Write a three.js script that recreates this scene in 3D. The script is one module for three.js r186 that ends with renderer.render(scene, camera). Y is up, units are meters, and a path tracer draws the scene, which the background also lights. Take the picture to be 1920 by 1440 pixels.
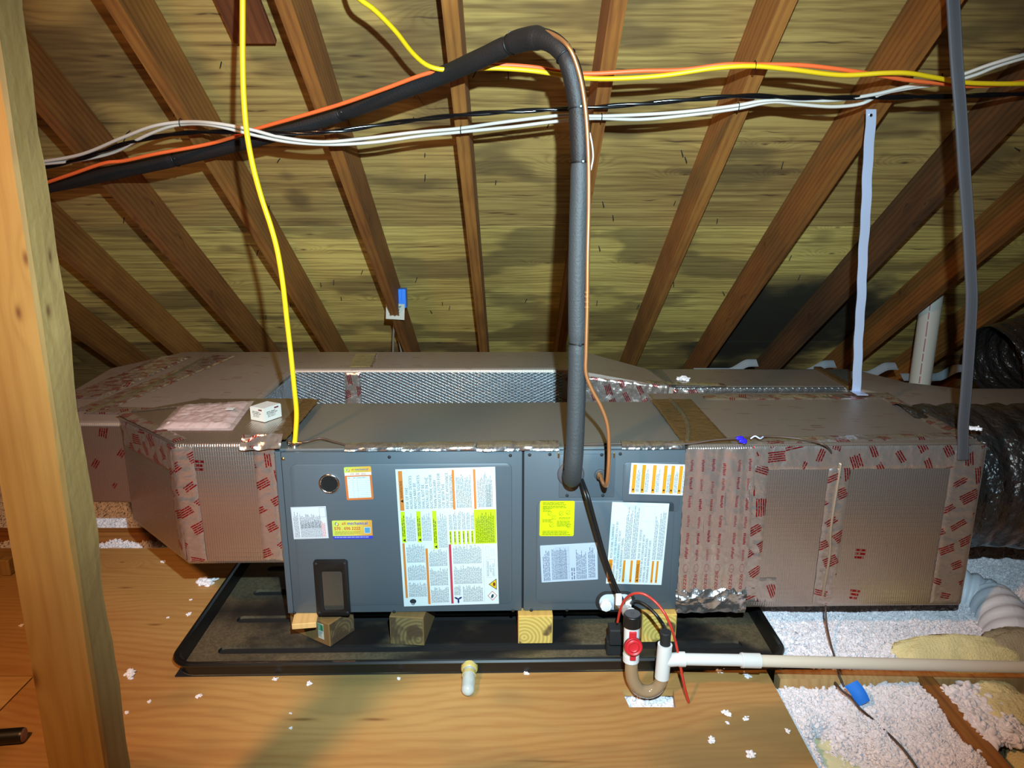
import * as THREE from 'three';
import { RoundedBoxGeometry } from 'three/addons/geometries/RoundedBoxGeometry.js';
import { mergeGeometries, mergeVertices, toCreasedNormals } from 'three/addons/utils/BufferGeometryUtils.js';

// ------------------------------------------------------------------ camera, lights, exposure
const scene = new THREE.Scene();
scene.background = new THREE.Color(0x000000);
const F = 1400, W = 1920, H = 1440, PITCH = Math.atan(0.2586), CAM = new THREE.Vector3(0, 1.177, 0);
const camera = new THREE.PerspectiveCamera(2 * Math.atan(H / 2 / F) * 180 / Math.PI, W / H, 0.02, 60);
camera.position.copy(CAM);
camera.rotation.x = -PITCH;
const renderer = new THREE.WebGLRenderer({ antialias: true });
renderer.toneMapping = THREE.LinearToneMapping;
renderer.toneMappingExposure = 1.0;
renderer.shadowMap.enabled = true;

// the photographer's work light, a hand's breadth above and beside the lens
const flash = new THREE.SpotLight(new THREE.Color(0.60, 0.86, 1.0), 38, 0, 0.77, 1.0, 2);
flash.position.set(0.08, 1.41, -0.05);
flash.target.position.set(0.06, 0.72, -2.6);
flash.castShadow = true; flash.shadow.radius = 0.6;
scene.add(flash, flash.target);
// a clamp lamp with a metal hood, high up behind the photographer's shoulder, turned down at the floor
const BULB = new THREE.Vector3(-1.05, 2.10, -0.10);
const LAMPDIR = new THREE.Vector3(0.75, -2.1, -1.25).normalize();
const warm = new THREE.SpotLight(new THREE.Color(1.0, 0.49, 0.20), 13.5, 0, 1.1, 1.0, 2);
warm.position.copy(BULB).addScaledVector(LAMPDIR, 0.05); warm.target.position.copy(BULB).addScaledVector(LAMPDIR, 2); warm.castShadow = true; warm.shadow.radius = 4;
scene.add(warm, warm.target);

// ------------------------------------------------------------------ helpers
let SEED = 7;
const rnd = () => { SEED = (SEED + 0x6d2b79f5) | 0; let t = Math.imul(SEED ^ (SEED >>> 15), 1 | SEED); t = (t + Math.imul(t ^ (t >>> 7), 61 | t)) ^ t; return ((t ^ (t >>> 14)) >>> 0) / 4294967296; };
const rr = (a, b) => a + (b - a) * rnd();
const V = (x, y, z) => new THREE.Vector3(x, y, z);
const clamp = (x, a = 0, b = 1) => Math.min(b, Math.max(a, x));
const sstep = (a, b, x) => { const t = clamp((x - a) / (b - a)); return t * t * (3 - 2 * t); };
function hash(ix, iy, s) { let h = Math.imul(ix, 374761393) + Math.imul(iy, 668265263) + Math.imul(s, 1274126177); h = Math.imul(h ^ (h >>> 13), 1274126177); return ((h ^ (h >>> 16)) >>> 0) / 4294967296; }
function vn(x, y, s = 0) {
  const ix = Math.floor(x), iy = Math.floor(y), fx = x - ix, fy = y - iy, u = fx * fx * (3 - 2 * fx), v = fy * fy * (3 - 2 * fy);
  const a = hash(ix, iy, s), b = hash(ix + 1, iy, s), c = hash(ix, iy + 1, s), d = hash(ix + 1, iy + 1, s);
  return a + (b - a) * u + (c - a) * v + (a - b - c + d) * u * v;
}
function fbm(x, y, s = 0, o = 4) { let a = 0.5, t = 0, n = 0; for (let i = 0; i < o; i++) { t += a * vn(x, y, s + i * 17); n += a; x *= 2.03; y *= 2.03; a *= 0.5; } return t / n; }
// rays through photograph points, used to place things at their own depth
const cp = Math.cos(PITCH), sp = Math.sin(PITCH);
function ray(u, v) { const x = (u - 960) / F, y = -(v - 720) / F; return V(x, y * cp - sp, -y * sp - cp); }
function at(u, v, z) { const d = ray(u, v); return CAM.clone().addScaledVector(d, (z - CAM.z) / d.z); }
function atY(u, v, y) { const d = ray(u, v); return CAM.clone().addScaledVector(d, (y - CAM.y) / d.y); }
// roof: underside of the sheathing through (y 1.638, z -2.045), pitch 0.67
const RT = 0.67, RC = 1 / Math.hypot(1, RT), RS = RT * RC, RY = 1.638, RZ = -2.045;
const roofP = (x, s, off = 0) => V(x, RY + s * RS - off * RC, RZ + s * RC + off * RS);
function roofHit(u, v, off) { const d = ray(u, v), n = V(0, -RC, RS), p = roofP(0, 0, off); return CAM.clone().addScaledVector(d, p.sub(CAM).dot(n) / d.dot(n)); }

const used = new Map();
function numbered(n) { const k = used.get(n) || 0; used.set(n, k + 1); return k ? n + '_' + String(k).padStart(3, '0') : n; }
function shade(m) { m.castShadow = true; m.receiveShadow = true; return m; }
function tag(o, label, category, group) { o.userData.label = label; o.userData.category = category; if (group) o.userData.group = group; return o; }
function thing(name, label, category, pos = [0, 0, 0], turn = 0, group) {
  const o = new THREE.Group(); o.name = numbered(name); o.position.set(...pos); o.rotation.y = turn; scene.add(o);
  return tag(o, label, category, group);
}
function mesh(name, geo, mat, parent) {
  const g = Array.isArray(geo) ? merge(geo) : geo;
  const m = shade(new THREE.Mesh(g, mat)); m.name = parent ? name : numbered(name); (parent || scene).add(m); return m;
}
function single(name, geo, mat, label, category, group) { return tag(mesh(name, geo, mat), label, category, group); }
function structure(o) { o.userData.kind = 'structure'; return o; }
function merge(list) { return mergeGeometries(list.map((g) => { const h = g.index ? g.toNonIndexed() : g; for (const k of Object.keys(h.attributes)) if (!['position', 'normal', 'uv'].includes(k)) h.deleteAttribute(k); return h; })); }
// uv in metres, by the face's main direction; grain (u) along the given axis where asked
function boxUV(geo, ox = 0, oy = 0) {
  const g = geo.index ? geo.toNonIndexed() : geo, p = g.attributes.position, uv = new Float32Array(p.count * 2);
  const a = V(), b = V(), c = V();
  for (let i = 0; i < p.count; i += 3) {
    a.fromBufferAttribute(p, i); b.fromBufferAttribute(p, i + 1); c.fromBufferAttribute(p, i + 2);
    const n = b.clone().sub(a).cross(c.clone().sub(a)), x = Math.abs(n.x), y = Math.abs(n.y), z = Math.abs(n.z);
    [a, b, c].forEach((q, k) => {
      const [u, v] = x >= y && x >= z ? [q.z, q.y] : y >= z ? [q.x, q.z] : [q.x, q.y];
      uv[(i + k) * 2] = u + ox; uv[(i + k) * 2 + 1] = v + oy;
    });
  }
  g.setAttribute('uv', new THREE.BufferAttribute(uv, 2)); return g;
}
function box(w, h, d, x = 0, y = 0, z = 0, r = 0) { const g = r ? new RoundedBoxGeometry(w, h, d, 2, r) : new THREE.BoxGeometry(w, h, d); g.translate(x, y, z); return boxUV(g); }
function prism(poly, y0, y1, bevel = 0.006) {
  const s = new THREE.Shape(poly.map(([x, z]) => new THREE.Vector2(x, -z)));
  const g = new THREE.ExtrudeGeometry(s, { depth: y1 - y0 - 2 * bevel, bevelEnabled: bevel > 0, bevelSize: bevel, bevelThickness: bevel, bevelOffset: -bevel, bevelSegments: 3 });
  g.rotateX(-Math.PI / 2); g.translate(0, y0 + bevel, 0);
  return boxUV(toCreasedNormals(g, 0.7));
}
function roundRect(w, h, r, x = 0, y = 0) {
  const s = new THREE.Shape(), a = x - w / 2, b = x + w / 2, c = y - h / 2, d = y + h / 2;
  s.moveTo(a + r, c); s.lineTo(b - r, c); s.absarc(b - r, c + r, r, -Math.PI / 2, 0); s.lineTo(b, d - r); s.absarc(b - r, d - r, r, 0, Math.PI / 2);
  s.lineTo(a + r, d); s.absarc(a + r, d - r, r, Math.PI / 2, Math.PI); s.lineTo(a, c + r); s.absarc(a + r, c + r, r, Math.PI, 1.5 * Math.PI); return s;
}
function plate(shape, depth, bevel = 0.001, z = 0) {   // faces +z
  const g = new THREE.ExtrudeGeometry(shape, { depth: depth - bevel, bevelEnabled: bevel > 0, bevelSize: bevel, bevelThickness: bevel, bevelOffset: -bevel, bevelSegments: 2, curveSegments: 8 });
  g.translate(0, 0, z); return boxUV(toCreasedNormals(g, 0.5));
}
function curve(pts, tension = 0.5) { return new THREE.CatmullRomCurve3(pts, false, 'centripetal', tension); }
function tube(pts, r, seg = 120, rs = 10, uvLen = 0) {
  const c = pts.getPointAt ? pts : curve(pts), g = new THREE.TubeGeometry(c, seg, r, rs, false);
  const ends = [0, 1].map((t) => { const s = new THREE.SphereGeometry(r, rs, 6); s.scale(1, 1, 1); s.translate(...c.getPointAt(t).toArray()); return s; });
  return merge([g, ...ends]);
}
function cyl(r0, r1, h, pos, seg = 24, rot) { const g = new THREE.CylinderGeometry(r0, r1, h, seg); if (rot) g.applyMatrix4(new THREE.Matrix4().makeRotationFromEuler(new THREE.Euler(...rot))); g.translate(...pos); return g; }
function lathe(profile, pos, rot, seg = 32) { const g = new THREE.LatheGeometry(profile.map(([x, y]) => new THREE.Vector2(x, y)), seg); if (rot) g.applyMatrix4(new THREE.Matrix4().makeRotationFromEuler(new THREE.Euler(...rot))); g.translate(...pos); return g; }
function between(a, b, r0, r1 = r0, seg = 20) { const d = b.clone().sub(a), g = new THREE.CylinderGeometry(r1, r0, d.length(), seg); g.applyQuaternion(new THREE.Quaternion().setFromUnitVectors(V(0, 1, 0), d.clone().normalize())); const m = a.clone().add(b).multiplyScalar(0.5); g.translate(m.x, m.y, m.z); return g; }

// ------------------------------------------------------------------ textures
function dataTex(w, h, mw, mh, fn, srgb = true) {
  const d = new Uint8Array(w * h * 4);
  for (let j = 0; j < h; j++) for (let i = 0; i < w; i++) {
    const c = fn(i / w * mw, j / h * mh, i, j), k = (j * w + i) * 4;
    d[k] = clamp(c[0], 0, 255); d[k + 1] = clamp(c[1], 0, 255); d[k + 2] = clamp(c[2], 0, 255); d[k + 3] = 255;
  }
  const t = new THREE.DataTexture(d, w, h, THREE.RGBAFormat); t.wrapS = t.wrapT = THREE.MirroredRepeatWrapping; t.magFilter = THREE.LinearFilter; t.minFilter = THREE.LinearMipmapLinearFilter; t.generateMipmaps = true;
  if (srgb) t.colorSpace = THREE.SRGBColorSpace; t.repeat.set(1 / mw, 1 / mh); t.needsUpdate = true; return t;
}
const mix = (a, b, t) => [a[0] + (b[0] - a[0]) * t, a[1] + (b[1] - a[1]) * t, a[2] + (b[2] - a[2]) * t];
// rotary-cut plywood face, grain along u
function plyTex(w, h, mw, mh, seed, light, dark, o = {}) {
  const knots = []; for (let i = 0; i < (o.knots ?? 7); i++) knots.push([hash(i, 1, seed) * mw, hash(i, 2, seed) * mh, 0.006 + 0.012 * hash(i, 3, seed)]);
  const streaks = []; for (let i = 0; i < (o.streaks ?? 26); i++) streaks.push([hash(i, 5, seed) * mw, hash(i, 6, seed) * mh, 0.015 + 0.07 * hash(i, 7, seed), 0.0012 + 0.0035 * hash(i, 8, seed) ** 2]);
  return dataTex(w, h, mw, mh, (x, y) => {
    let f = y * 11 + (o.swirl ?? 1.5) * fbm(x * 0.8, y * 2.6, seed, 3) + 0.35 * fbm(x * 5, y * 22, seed + 3, 3), kd = 0;
    for (const [kx, ky, kr] of knots) { const dx = (x - kx) / 2.2, dy = y - ky, q = dx * dx + dy * dy; f += 1.6 * Math.exp(-q / (kr * kr * 14)); kd = Math.max(kd, Math.exp(-q / (kr * kr * 0.25))); }
    const ring = 0.5 + 0.5 * Math.sin(f * 22), fine = vn(x * 18, y * 420, seed + 5), mid = fbm(x * 2.2, y * 75, seed + 6, 3), big = fbm(x * 1.6, y * 2.2, seed + 8, 3);
    let t = (o.ring ?? 0.30) * ring ** 2 + (o.fine ?? 0.30) * (fine - 0.3) + (o.mid ?? 0.85) * (mid - 0.38) + 0.9 * (big - 0.42);
    let st = 0; for (const [sx, sy, sl, sw] of streaks) { const dx = (x - sx) / sl, dy = (y - sy + 0.006 * (vn(x * 30, sy * 90, seed) - 0.5)) / sw; if (dx * dx < 6 && dy * dy < 6) st = Math.max(st, Math.exp(-dx * dx * 1.2 - dy * dy)); }
    let c = mix(light, dark, clamp(t));
    c = mix(c, o.mark || [58, 38, 22], clamp(0.75 * kd + 0.8 * st));
    return o.after ? o.after(c, x, y, seed) : c;
  });
}
// sawn lumber, grain along v (the long axis is picked by uv)
function lumberTex(seed, light, dark, mw = 0.4, mh = 1.6, w = 384, h = 1024, o = {}) {
  const knots = []; for (let i = 0; i < (o.knots ?? 6); i++) knots.push([hash(i, 1, seed) * mw, hash(i, 2, seed) * mh, 0.004 + 0.007 * hash(i, 3, seed)]);
  return dataTex(w, h, mw, mh, (x, y) => {
    let f = x * 46 + 2.2 * fbm(x * 5, y * 0.9, seed, 3), kd = 0;
    for (const [kx, ky, kr] of knots) { const dx = x - kx, dy = (y - ky) / 2.4, q = dx * dx + dy * dy; f += 1.1 * Math.exp(-q / (kr * kr * 8)); kd = Math.max(kd, Math.exp(-q / (kr * kr * 0.5))); }
    const ring = 0.5 + 0.5 * Math.sin(f * 6.28), fine = vn(x * 600, y * 26, seed + 5), big = fbm(x * 6, y * 2.2, seed + 8, 4), blot = fbm(x * 22, y * 7, seed + 9, 3);
    let t = (o.ring ?? 0.32) * ring ** 2 + (o.fine ?? 0.28) * (fine - 0.3) + 0.9 * (big - 0.42) + 0.5 * (blot - 0.45);
    return mix(mix(light, dark, clamp(t)), o.mark || [70, 38, 14], clamp(0.8 * kd));
  });
}
function canvasTex(w, h, draw, repeat) {
  const c = document.createElement('canvas'); c.width = w; c.height = h; const x = c.getContext('2d'); draw(x, w, h);
  const t = new THREE.CanvasTexture(c); t.colorSpace = THREE.SRGBColorSpace; t.anisotropy = 8;
  if (repeat) { t.wrapS = t.wrapT = THREE.RepeatWrapping; t.repeat.set(...repeat); }
  return t;
}
const std = (o) => new THREE.MeshStandardMaterial(o), phys = (o) => new THREE.MeshPhysicalMaterial(o);

const roofLight = [178, 156, 98], roofDark = [104, 80, 44];
const mold = (c, x, y, s) => { const g = sstep(0.50, 0.64, fbm(x * 2.4, y * 5, s + 40, 4)) * 0.45; return mix(c, [64, 50, 34], g); };
const TEX = {
  roofA: plyTex(1400, 700, 2.3, 1.15, 11, roofLight, roofDark, { streaks: 90, ring: 0.22, after: mold }),
  roofB: plyTex(1400, 700, 2.3, 1.15, 29, roofLight, roofDark, { streaks: 90, ring: 0.22, after: mold }),
  // the sheet with the black mildew stain low down near the metal strap
  roofC: plyTex(1400, 970, 2.3, 1.6, 47, roofLight, roofDark, { streaks: 90, ring: 0.22, after: (c, x, y, s) => { c = mold(c, x, y, s); const d = Math.hypot((x - 1.15) / 0.60, (y - 0.5) / 0.58) + 0.6 * (fbm(x * 7, y * 7, s + 60, 4) - 0.5); return mix(c, [26, 23, 20], 0.92 * sstep(1.10, 0.55, d)); } }),
  floorA: plyTex(1400, 1000, 2.3, 1.6, 71, [220, 174, 114], [172, 110, 58], { knots: 4, streaks: 26, ring: 0.20, mid: 0.28, fine: 0.12, swirl: 4.2, mark: [140, 92, 48], after: (c, x, y, s) => mix(c, [138, 124, 84], 0.55 * sstep(0.5, 0.72, fbm(x * 2.2 + 5, y * 4, s + 31, 4))) }),
  rafterA: lumberTex(101, [176, 122, 62], [112, 66, 26]),
  rafterB: lumberTex(131, [166, 112, 54], [100, 56, 22]),
  post: lumberTex(151, [214, 172, 108], [172, 126, 66], 0.4, 1.6, 512, 1400, { knots: 14, ring: 0.2, fine: 0.16, mark: [120, 70, 26] }),
};
const foilBump = dataTex(768, 768, 0.384, 0.384, (x, y, i, j) => {
  const grid = Math.max(Math.exp(-((((x / 0.006) % 1 - 0.5) / 0.12) ** 2)), 0.5 * Math.exp(-((((y / 0.012) % 1 - 0.5) / 0.10) ** 2)));
  const cr = 0.7 * (1 - Math.abs(2 * fbm(x * 8, y * 8, 5, 3) - 1)) + 0.3 * fbm(x * 3, y * 3, 6, 2);
  const v = 255 * clamp(0.18 * grid + 0.6 * cr + 0.06 * vn(x * 900, y * 900, 3)); return [v, v, v];
}, false);
const scrimBump = dataTex(768, 768, 0.384, 0.384, (x, y) => {
  const a = (x + y * 2.1) / 0.024, b = (x - y * 2.1) / 0.024, l = (q) => Math.exp(-(((((q % 1) + 1) % 1 - 0.5) / 0.07) ** 2));
  const v = 255 * clamp(0.34 * Math.max(l(a), l(b)) + 0.42 * fbm(x * 7, y * 7, 8, 2) + 0.05 * vn(x * 260, y * 260, 9)); return [v, v, v];
}, false);
const crumple = dataTex(768, 768, 0.30, 0.30, (x, y) => {
  const a = 1 - Math.abs(2 * fbm(x * 26, y * 20, 15, 4) - 1), b = 1 - Math.abs(2 * fbm(x * 70, y * 55, 25, 3) - 1); const v = 255 * clamp(0.72 * a + 0.28 * b); return [v, v, v];
}, false);
const fuzz = dataTex(512, 512, 0.1, 0.1, (x, y) => { const v = 255 * fbm(x * 300, y * 300, 33, 4); return [v, v, v]; }, false);
// clusters of slanted red bars as printed on the duct tape (their lettering is too small to read)
function hatch(c, x, y, n, len, ang) {
  c.save(); c.translate(x, y); c.rotate(ang); c.fillStyle = 'rgb(176,34,40)';
  for (let i = 0; i < n; i++) { const l = len * (0.75 + 0.25 * rnd()); c.fillRect(-l / 2, i * 12, l, 7); for (let k = 0; k < 5; k++) { c.fillStyle = 'rgba(205,190,184,0.8)'; c.fillRect(-l / 2 + rnd() * l, i * 12 + 1, 2 + 3 * rnd(), 5); c.fillStyle = 'rgb(176,34,40)'; } }
  c.restore();
}
const tapeTex = canvasTex(1024, 1024, (c, w, h) => {
  c.fillStyle = 'rgb(214,206,200)'; c.fillRect(0, 0, w, h);
  for (let i = 0; i < 74; i++) hatch(c, ((i * 0.618) % 1) * w, (i / 74) * h, 3 + (rnd() * 3 | 0), 56 + 54 * rnd(), [-1.05, -1.1, 0.15, -1.0, 1.25][i % 5] + 0.2 * (rnd() - 0.5));
}, [1 / 0.5, 1 / 0.5]);
const boardTex = canvasTex(1024, 1024, (c, w, h) => {     // plain foil face with a few scattered marks
  c.fillStyle = 'rgb(206,196,188)'; c.fillRect(0, 0, w, h);
  for (let i = 0; i < 6; i++) hatch(c, rnd() * w, rnd() * h, 3, 30 + 30 * rnd(), 0.1 + 0.2 * (rnd() - 0.5));
}, [1 / 0.9, 1 / 0.9]);
const markedTex = canvasTex(1024, 1024, (c, w, h) => {   // foil face scattered with slanted marks
  c.fillStyle = 'rgb(206,196,188)'; c.fillRect(0, 0, w, h);
  for (let i = 0; i < 46; i++) hatch(c, ((i * 0.618) % 1) * w, (i / 46) * h + 20 * rnd(), 2 + (rnd() * 3 | 0), 34 + 34 * rnd(), -1.15 + 0.5 * (rnd() - 0.5));
}, [1 / 0.55, 1 / 0.55]);
const smudgeTex = canvasTex(1024, 1024, (c, w, h) => {   // top faces: dull, with faint marks and scuffs
  c.fillStyle = 'rgb(200,190,182)'; c.fillRect(0, 0, w, h);
  for (let i = 0; i < 46; i++) { c.fillStyle = i % 3 ? `rgba(140,84,76,${0.15 + 0.35 * rnd()})` : `rgba(100,90,82,${0.1 + 0.2 * rnd()})`; c.save(); c.translate(rnd() * w, rnd() * h); c.rotate(-0.1 + 0.3 * (rnd() - 0.5)); c.fillRect(0, 0, 26 + 50 * rnd(), 5 + 9 * rnd()); c.restore(); }
}, [1 / 0.6, 1 / 0.6]);
const dateTex = canvasTex(512, 1024, (c, w, h) => {       // lengths of foil tape printed with the date stamp
  c.fillStyle = 'rgb(214,202,194)'; c.fillRect(0, 0, w, h);
  for (let k = 0; k < 4; k++) {
    const x = 50 + k * 118; c.fillStyle = 'rgba(186,52,66,0.75)'; c.save(); c.translate(x, h - 150); c.rotate(-Math.PI / 2); c.font = 'bold 46px sans-serif'; c.fillText(k === 3 ? '02/26' : '0226', 0, 16); c.restore();
    for (let j = 0; j < 6; j++) { c.save(); c.translate(x + 6 * (rnd() - 0.5), h - 330 - j * 112 - 30 * rnd()); c.rotate(-Math.PI / 2); c.fillStyle = `rgba(176,40,60,${0.45 + 0.4 * rnd()})`; for (let q = 0; q < 7; q++) c.fillRect(q * 11, -10 - 8 * rnd(), 6 + 3 * rnd(), 22 + 8 * rnd()); c.restore(); }
    c.strokeStyle = 'rgba(186,60,70,0.6)'; c.lineWidth = 4; c.beginPath(); c.arc(x, h - 290, 26, 0, 6.3); c.stroke();
  }
}, [1 / 0.12, 1 / 0.44]);

const rep = (t, mw, mh) => { t.repeat.set(1 / mw, 1 / mh); return t; };
const M = {
  roofA: std({ map: TEX.roofA, color: new THREE.Color(1.12, 0.95, 0.72), roughness: 0.8, bumpMap: TEX.roofA, bumpScale: 0.0012 }),
  roofB: std({ map: TEX.roofB, color: new THREE.Color(1.14, 0.97, 0.73), roughness: 0.8, bumpMap: TEX.roofB, bumpScale: 0.0012 }),
  roofC: std({ map: TEX.roofC, color: new THREE.Color(1.9, 1.8, 1.3), roughness: 0.8 }),
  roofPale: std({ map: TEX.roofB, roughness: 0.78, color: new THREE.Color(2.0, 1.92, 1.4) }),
  floor: std({ map: TEX.floorA, color: new THREE.Color(0.67, 0.65, 0.52), roughness: 0.62 }),
  rafterA: std({ map: TEX.rafterA, color: new THREE.Color(0.80, 0.69, 0.46), roughness: 0.72 }), rafterB: std({ map: TEX.rafterB, color: new THREE.Color(0.75, 0.63, 0.42), roughness: 0.72 }),
  rafterRed: std({ map: TEX.rafterA, roughness: 0.72, color: new THREE.Color(0.42, 0.26, 0.2) }),
  rafterStained: std({ map: TEX.rafterB, roughness: 0.8, color: new THREE.Color(0.34, 0.31, 0.28) }),
  post: std({ map: TEX.post, color: new THREE.Color(0.42, 0.42, 0.29), roughness: 0.7, bumpMap: TEX.post, bumpScale: 0.001 }),
  bark: std({ map: TEX.post, roughness: 0.85, color: new THREE.Color(0.5, 0.5, 0.42), bumpMap: crumple, bumpScale: 0.002 }),
  foil: std({ map: boardTex, color: 0xf2ece6, metalness: 0.9, roughness: 0.27, bumpMap: foilBump, bumpScale: 0.0022 }),
  foilMarked: std({ map: markedTex, color: 0xcfc8c2, metalness: 0.9, roughness: 0.32, bumpMap: foilBump, bumpScale: 0.001 }),
  foilTop: std({ map: smudgeTex, color: 0xbcb2aa, metalness: 0.6, roughness: 0.42, bumpMap: foilBump, bumpScale: 0.0012 }),
  foilPlain: std({ map: smudgeTex, color: 0xd4cac2, metalness: 0.6, roughness: 0.46, bumpMap: foilBump, bumpScale: 0.0015 }),
  scrim: std({ color: 0xa4a8ac, metalness: 0.88, roughness: 0.26, bumpMap: scrimBump, bumpScale: 0.0028 }),
  tape: std({ map: tapeTex, color: 0xeee6e0, metalness: 0.84, roughness: 0.24, bumpMap: crumple, bumpScale: 0.0022 }),
  dateTape: std({ map: dateTex, color: 0xf0e6e2, metalness: 0.82, roughness: 0.22, bumpMap: crumple, bumpScale: 0.002 }),
  silver: std({ color: 0xd8d4d2, metalness: 0.95, roughness: 0.22, bumpMap: crumple, bumpScale: 0.002 }),
  brownTape: std({ color: 0x8a6c48, metalness: 0.75, roughness: 0.35, bumpMap: crumple, bumpScale: 0.005 }),
  mastic: std({ color: 0x6e5a30, roughness: 0.8, bumpMap: crumple, bumpScale: 0.006 }),
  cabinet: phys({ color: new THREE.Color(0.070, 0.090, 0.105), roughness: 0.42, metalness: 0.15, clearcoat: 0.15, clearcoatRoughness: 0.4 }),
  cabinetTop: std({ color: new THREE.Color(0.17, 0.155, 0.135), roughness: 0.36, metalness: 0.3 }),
  darkGap: std({ color: 0x0c0d0f, roughness: 0.9 }),
  black: std({ color: 0x101010, roughness: 0.4 }), blackMatte: std({ color: 0x141313, roughness: 0.75 }),
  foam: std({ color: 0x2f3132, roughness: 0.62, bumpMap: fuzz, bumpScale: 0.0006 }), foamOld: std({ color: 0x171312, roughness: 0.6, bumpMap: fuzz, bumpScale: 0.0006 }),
  copper: std({ color: 0xc98a58, metalness: 0.75, roughness: 0.36 }),
  chrome: std({ color: 0xd0d0d0, metalness: 1, roughness: 0.18 }),
  zinc: std({ color: 0xbcc6de, metalness: 0.45, roughness: 0.4 }),
  brass: std({ color: 0xc8a85a, metalness: 1, roughness: 0.3 }),
  strapGrey: std({ color: 0x413f42, roughness: 0.6 }),
  yellow: std({ color: 0xd8b312, roughness: 0.45 }), orange: std({ color: 0xe0602c, roughness: 0.5 }),
  white: std({ color: 0xcfcfcc, roughness: 0.4 }), whiteCable: std({ color: 0xc2b8ac, roughness: 0.5 }), pvcCream: std({ color: 0xcfc3b0, roughness: 0.42 }),
  red: std({ color: 0xb8222a, roughness: 0.35 }), redWire: std({ color: 0xb03022, roughness: 0.4 }), brownWire: std({ color: 0x46342a, roughness: 0.5 }),
  blue: std({ color: 0x2a7ae0, roughness: 0.4 }), wireNut: std({ color: 0x2a1ee0, roughness: 0.35 }),
  clearBrown: phys({ color: 0xa48a6a, roughness: 0.12, clearcoat: 0.8, transmission: 0.25, thickness: 0.02, ior: 1.45 }),
  clearCap: phys({ color: 0xe8f0ee, roughness: 0.15, transmission: 0.55, thickness: 0.02, ior: 1.4 }),
  yellowCollar: phys({ color: 0xb9a964, roughness: 0.3, clearcoat: 0.5 }),
  plastic: phys({ color: 0x262220, roughness: 0.32, clearcoat: 0.5, clearcoatRoughness: 0.2, bumpMap: crumple, bumpScale: 0.012 }),
  glassDark: phys({ color: 0x3a3833, roughness: 0.08, clearcoat: 1, metalness: 0.1 }),
  fluff: std({ color: new THREE.Color(0.84, 0.80, 0.82), roughness: 1 }),
  bed: std({ color: new THREE.Color(0.72, 0.69, 0.71), roughness: 1, bumpMap: fuzz, bumpScale: 0.004 }),
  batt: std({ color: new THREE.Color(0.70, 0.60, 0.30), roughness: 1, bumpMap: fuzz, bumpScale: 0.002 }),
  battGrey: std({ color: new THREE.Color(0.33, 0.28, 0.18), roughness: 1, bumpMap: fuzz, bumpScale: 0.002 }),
  drywall: std({ color: new THREE.Color(0.62, 0.60, 0.36), roughness: 0.9 }),
  dark: std({ color: 0x2a2018, roughness: 0.95 }),
  ventHose: std({ color: 0xd4d6dc, roughness: 0.45 }),
  baffle: std({ color: 0x8c9296, roughness: 0.6 }),
};

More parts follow.
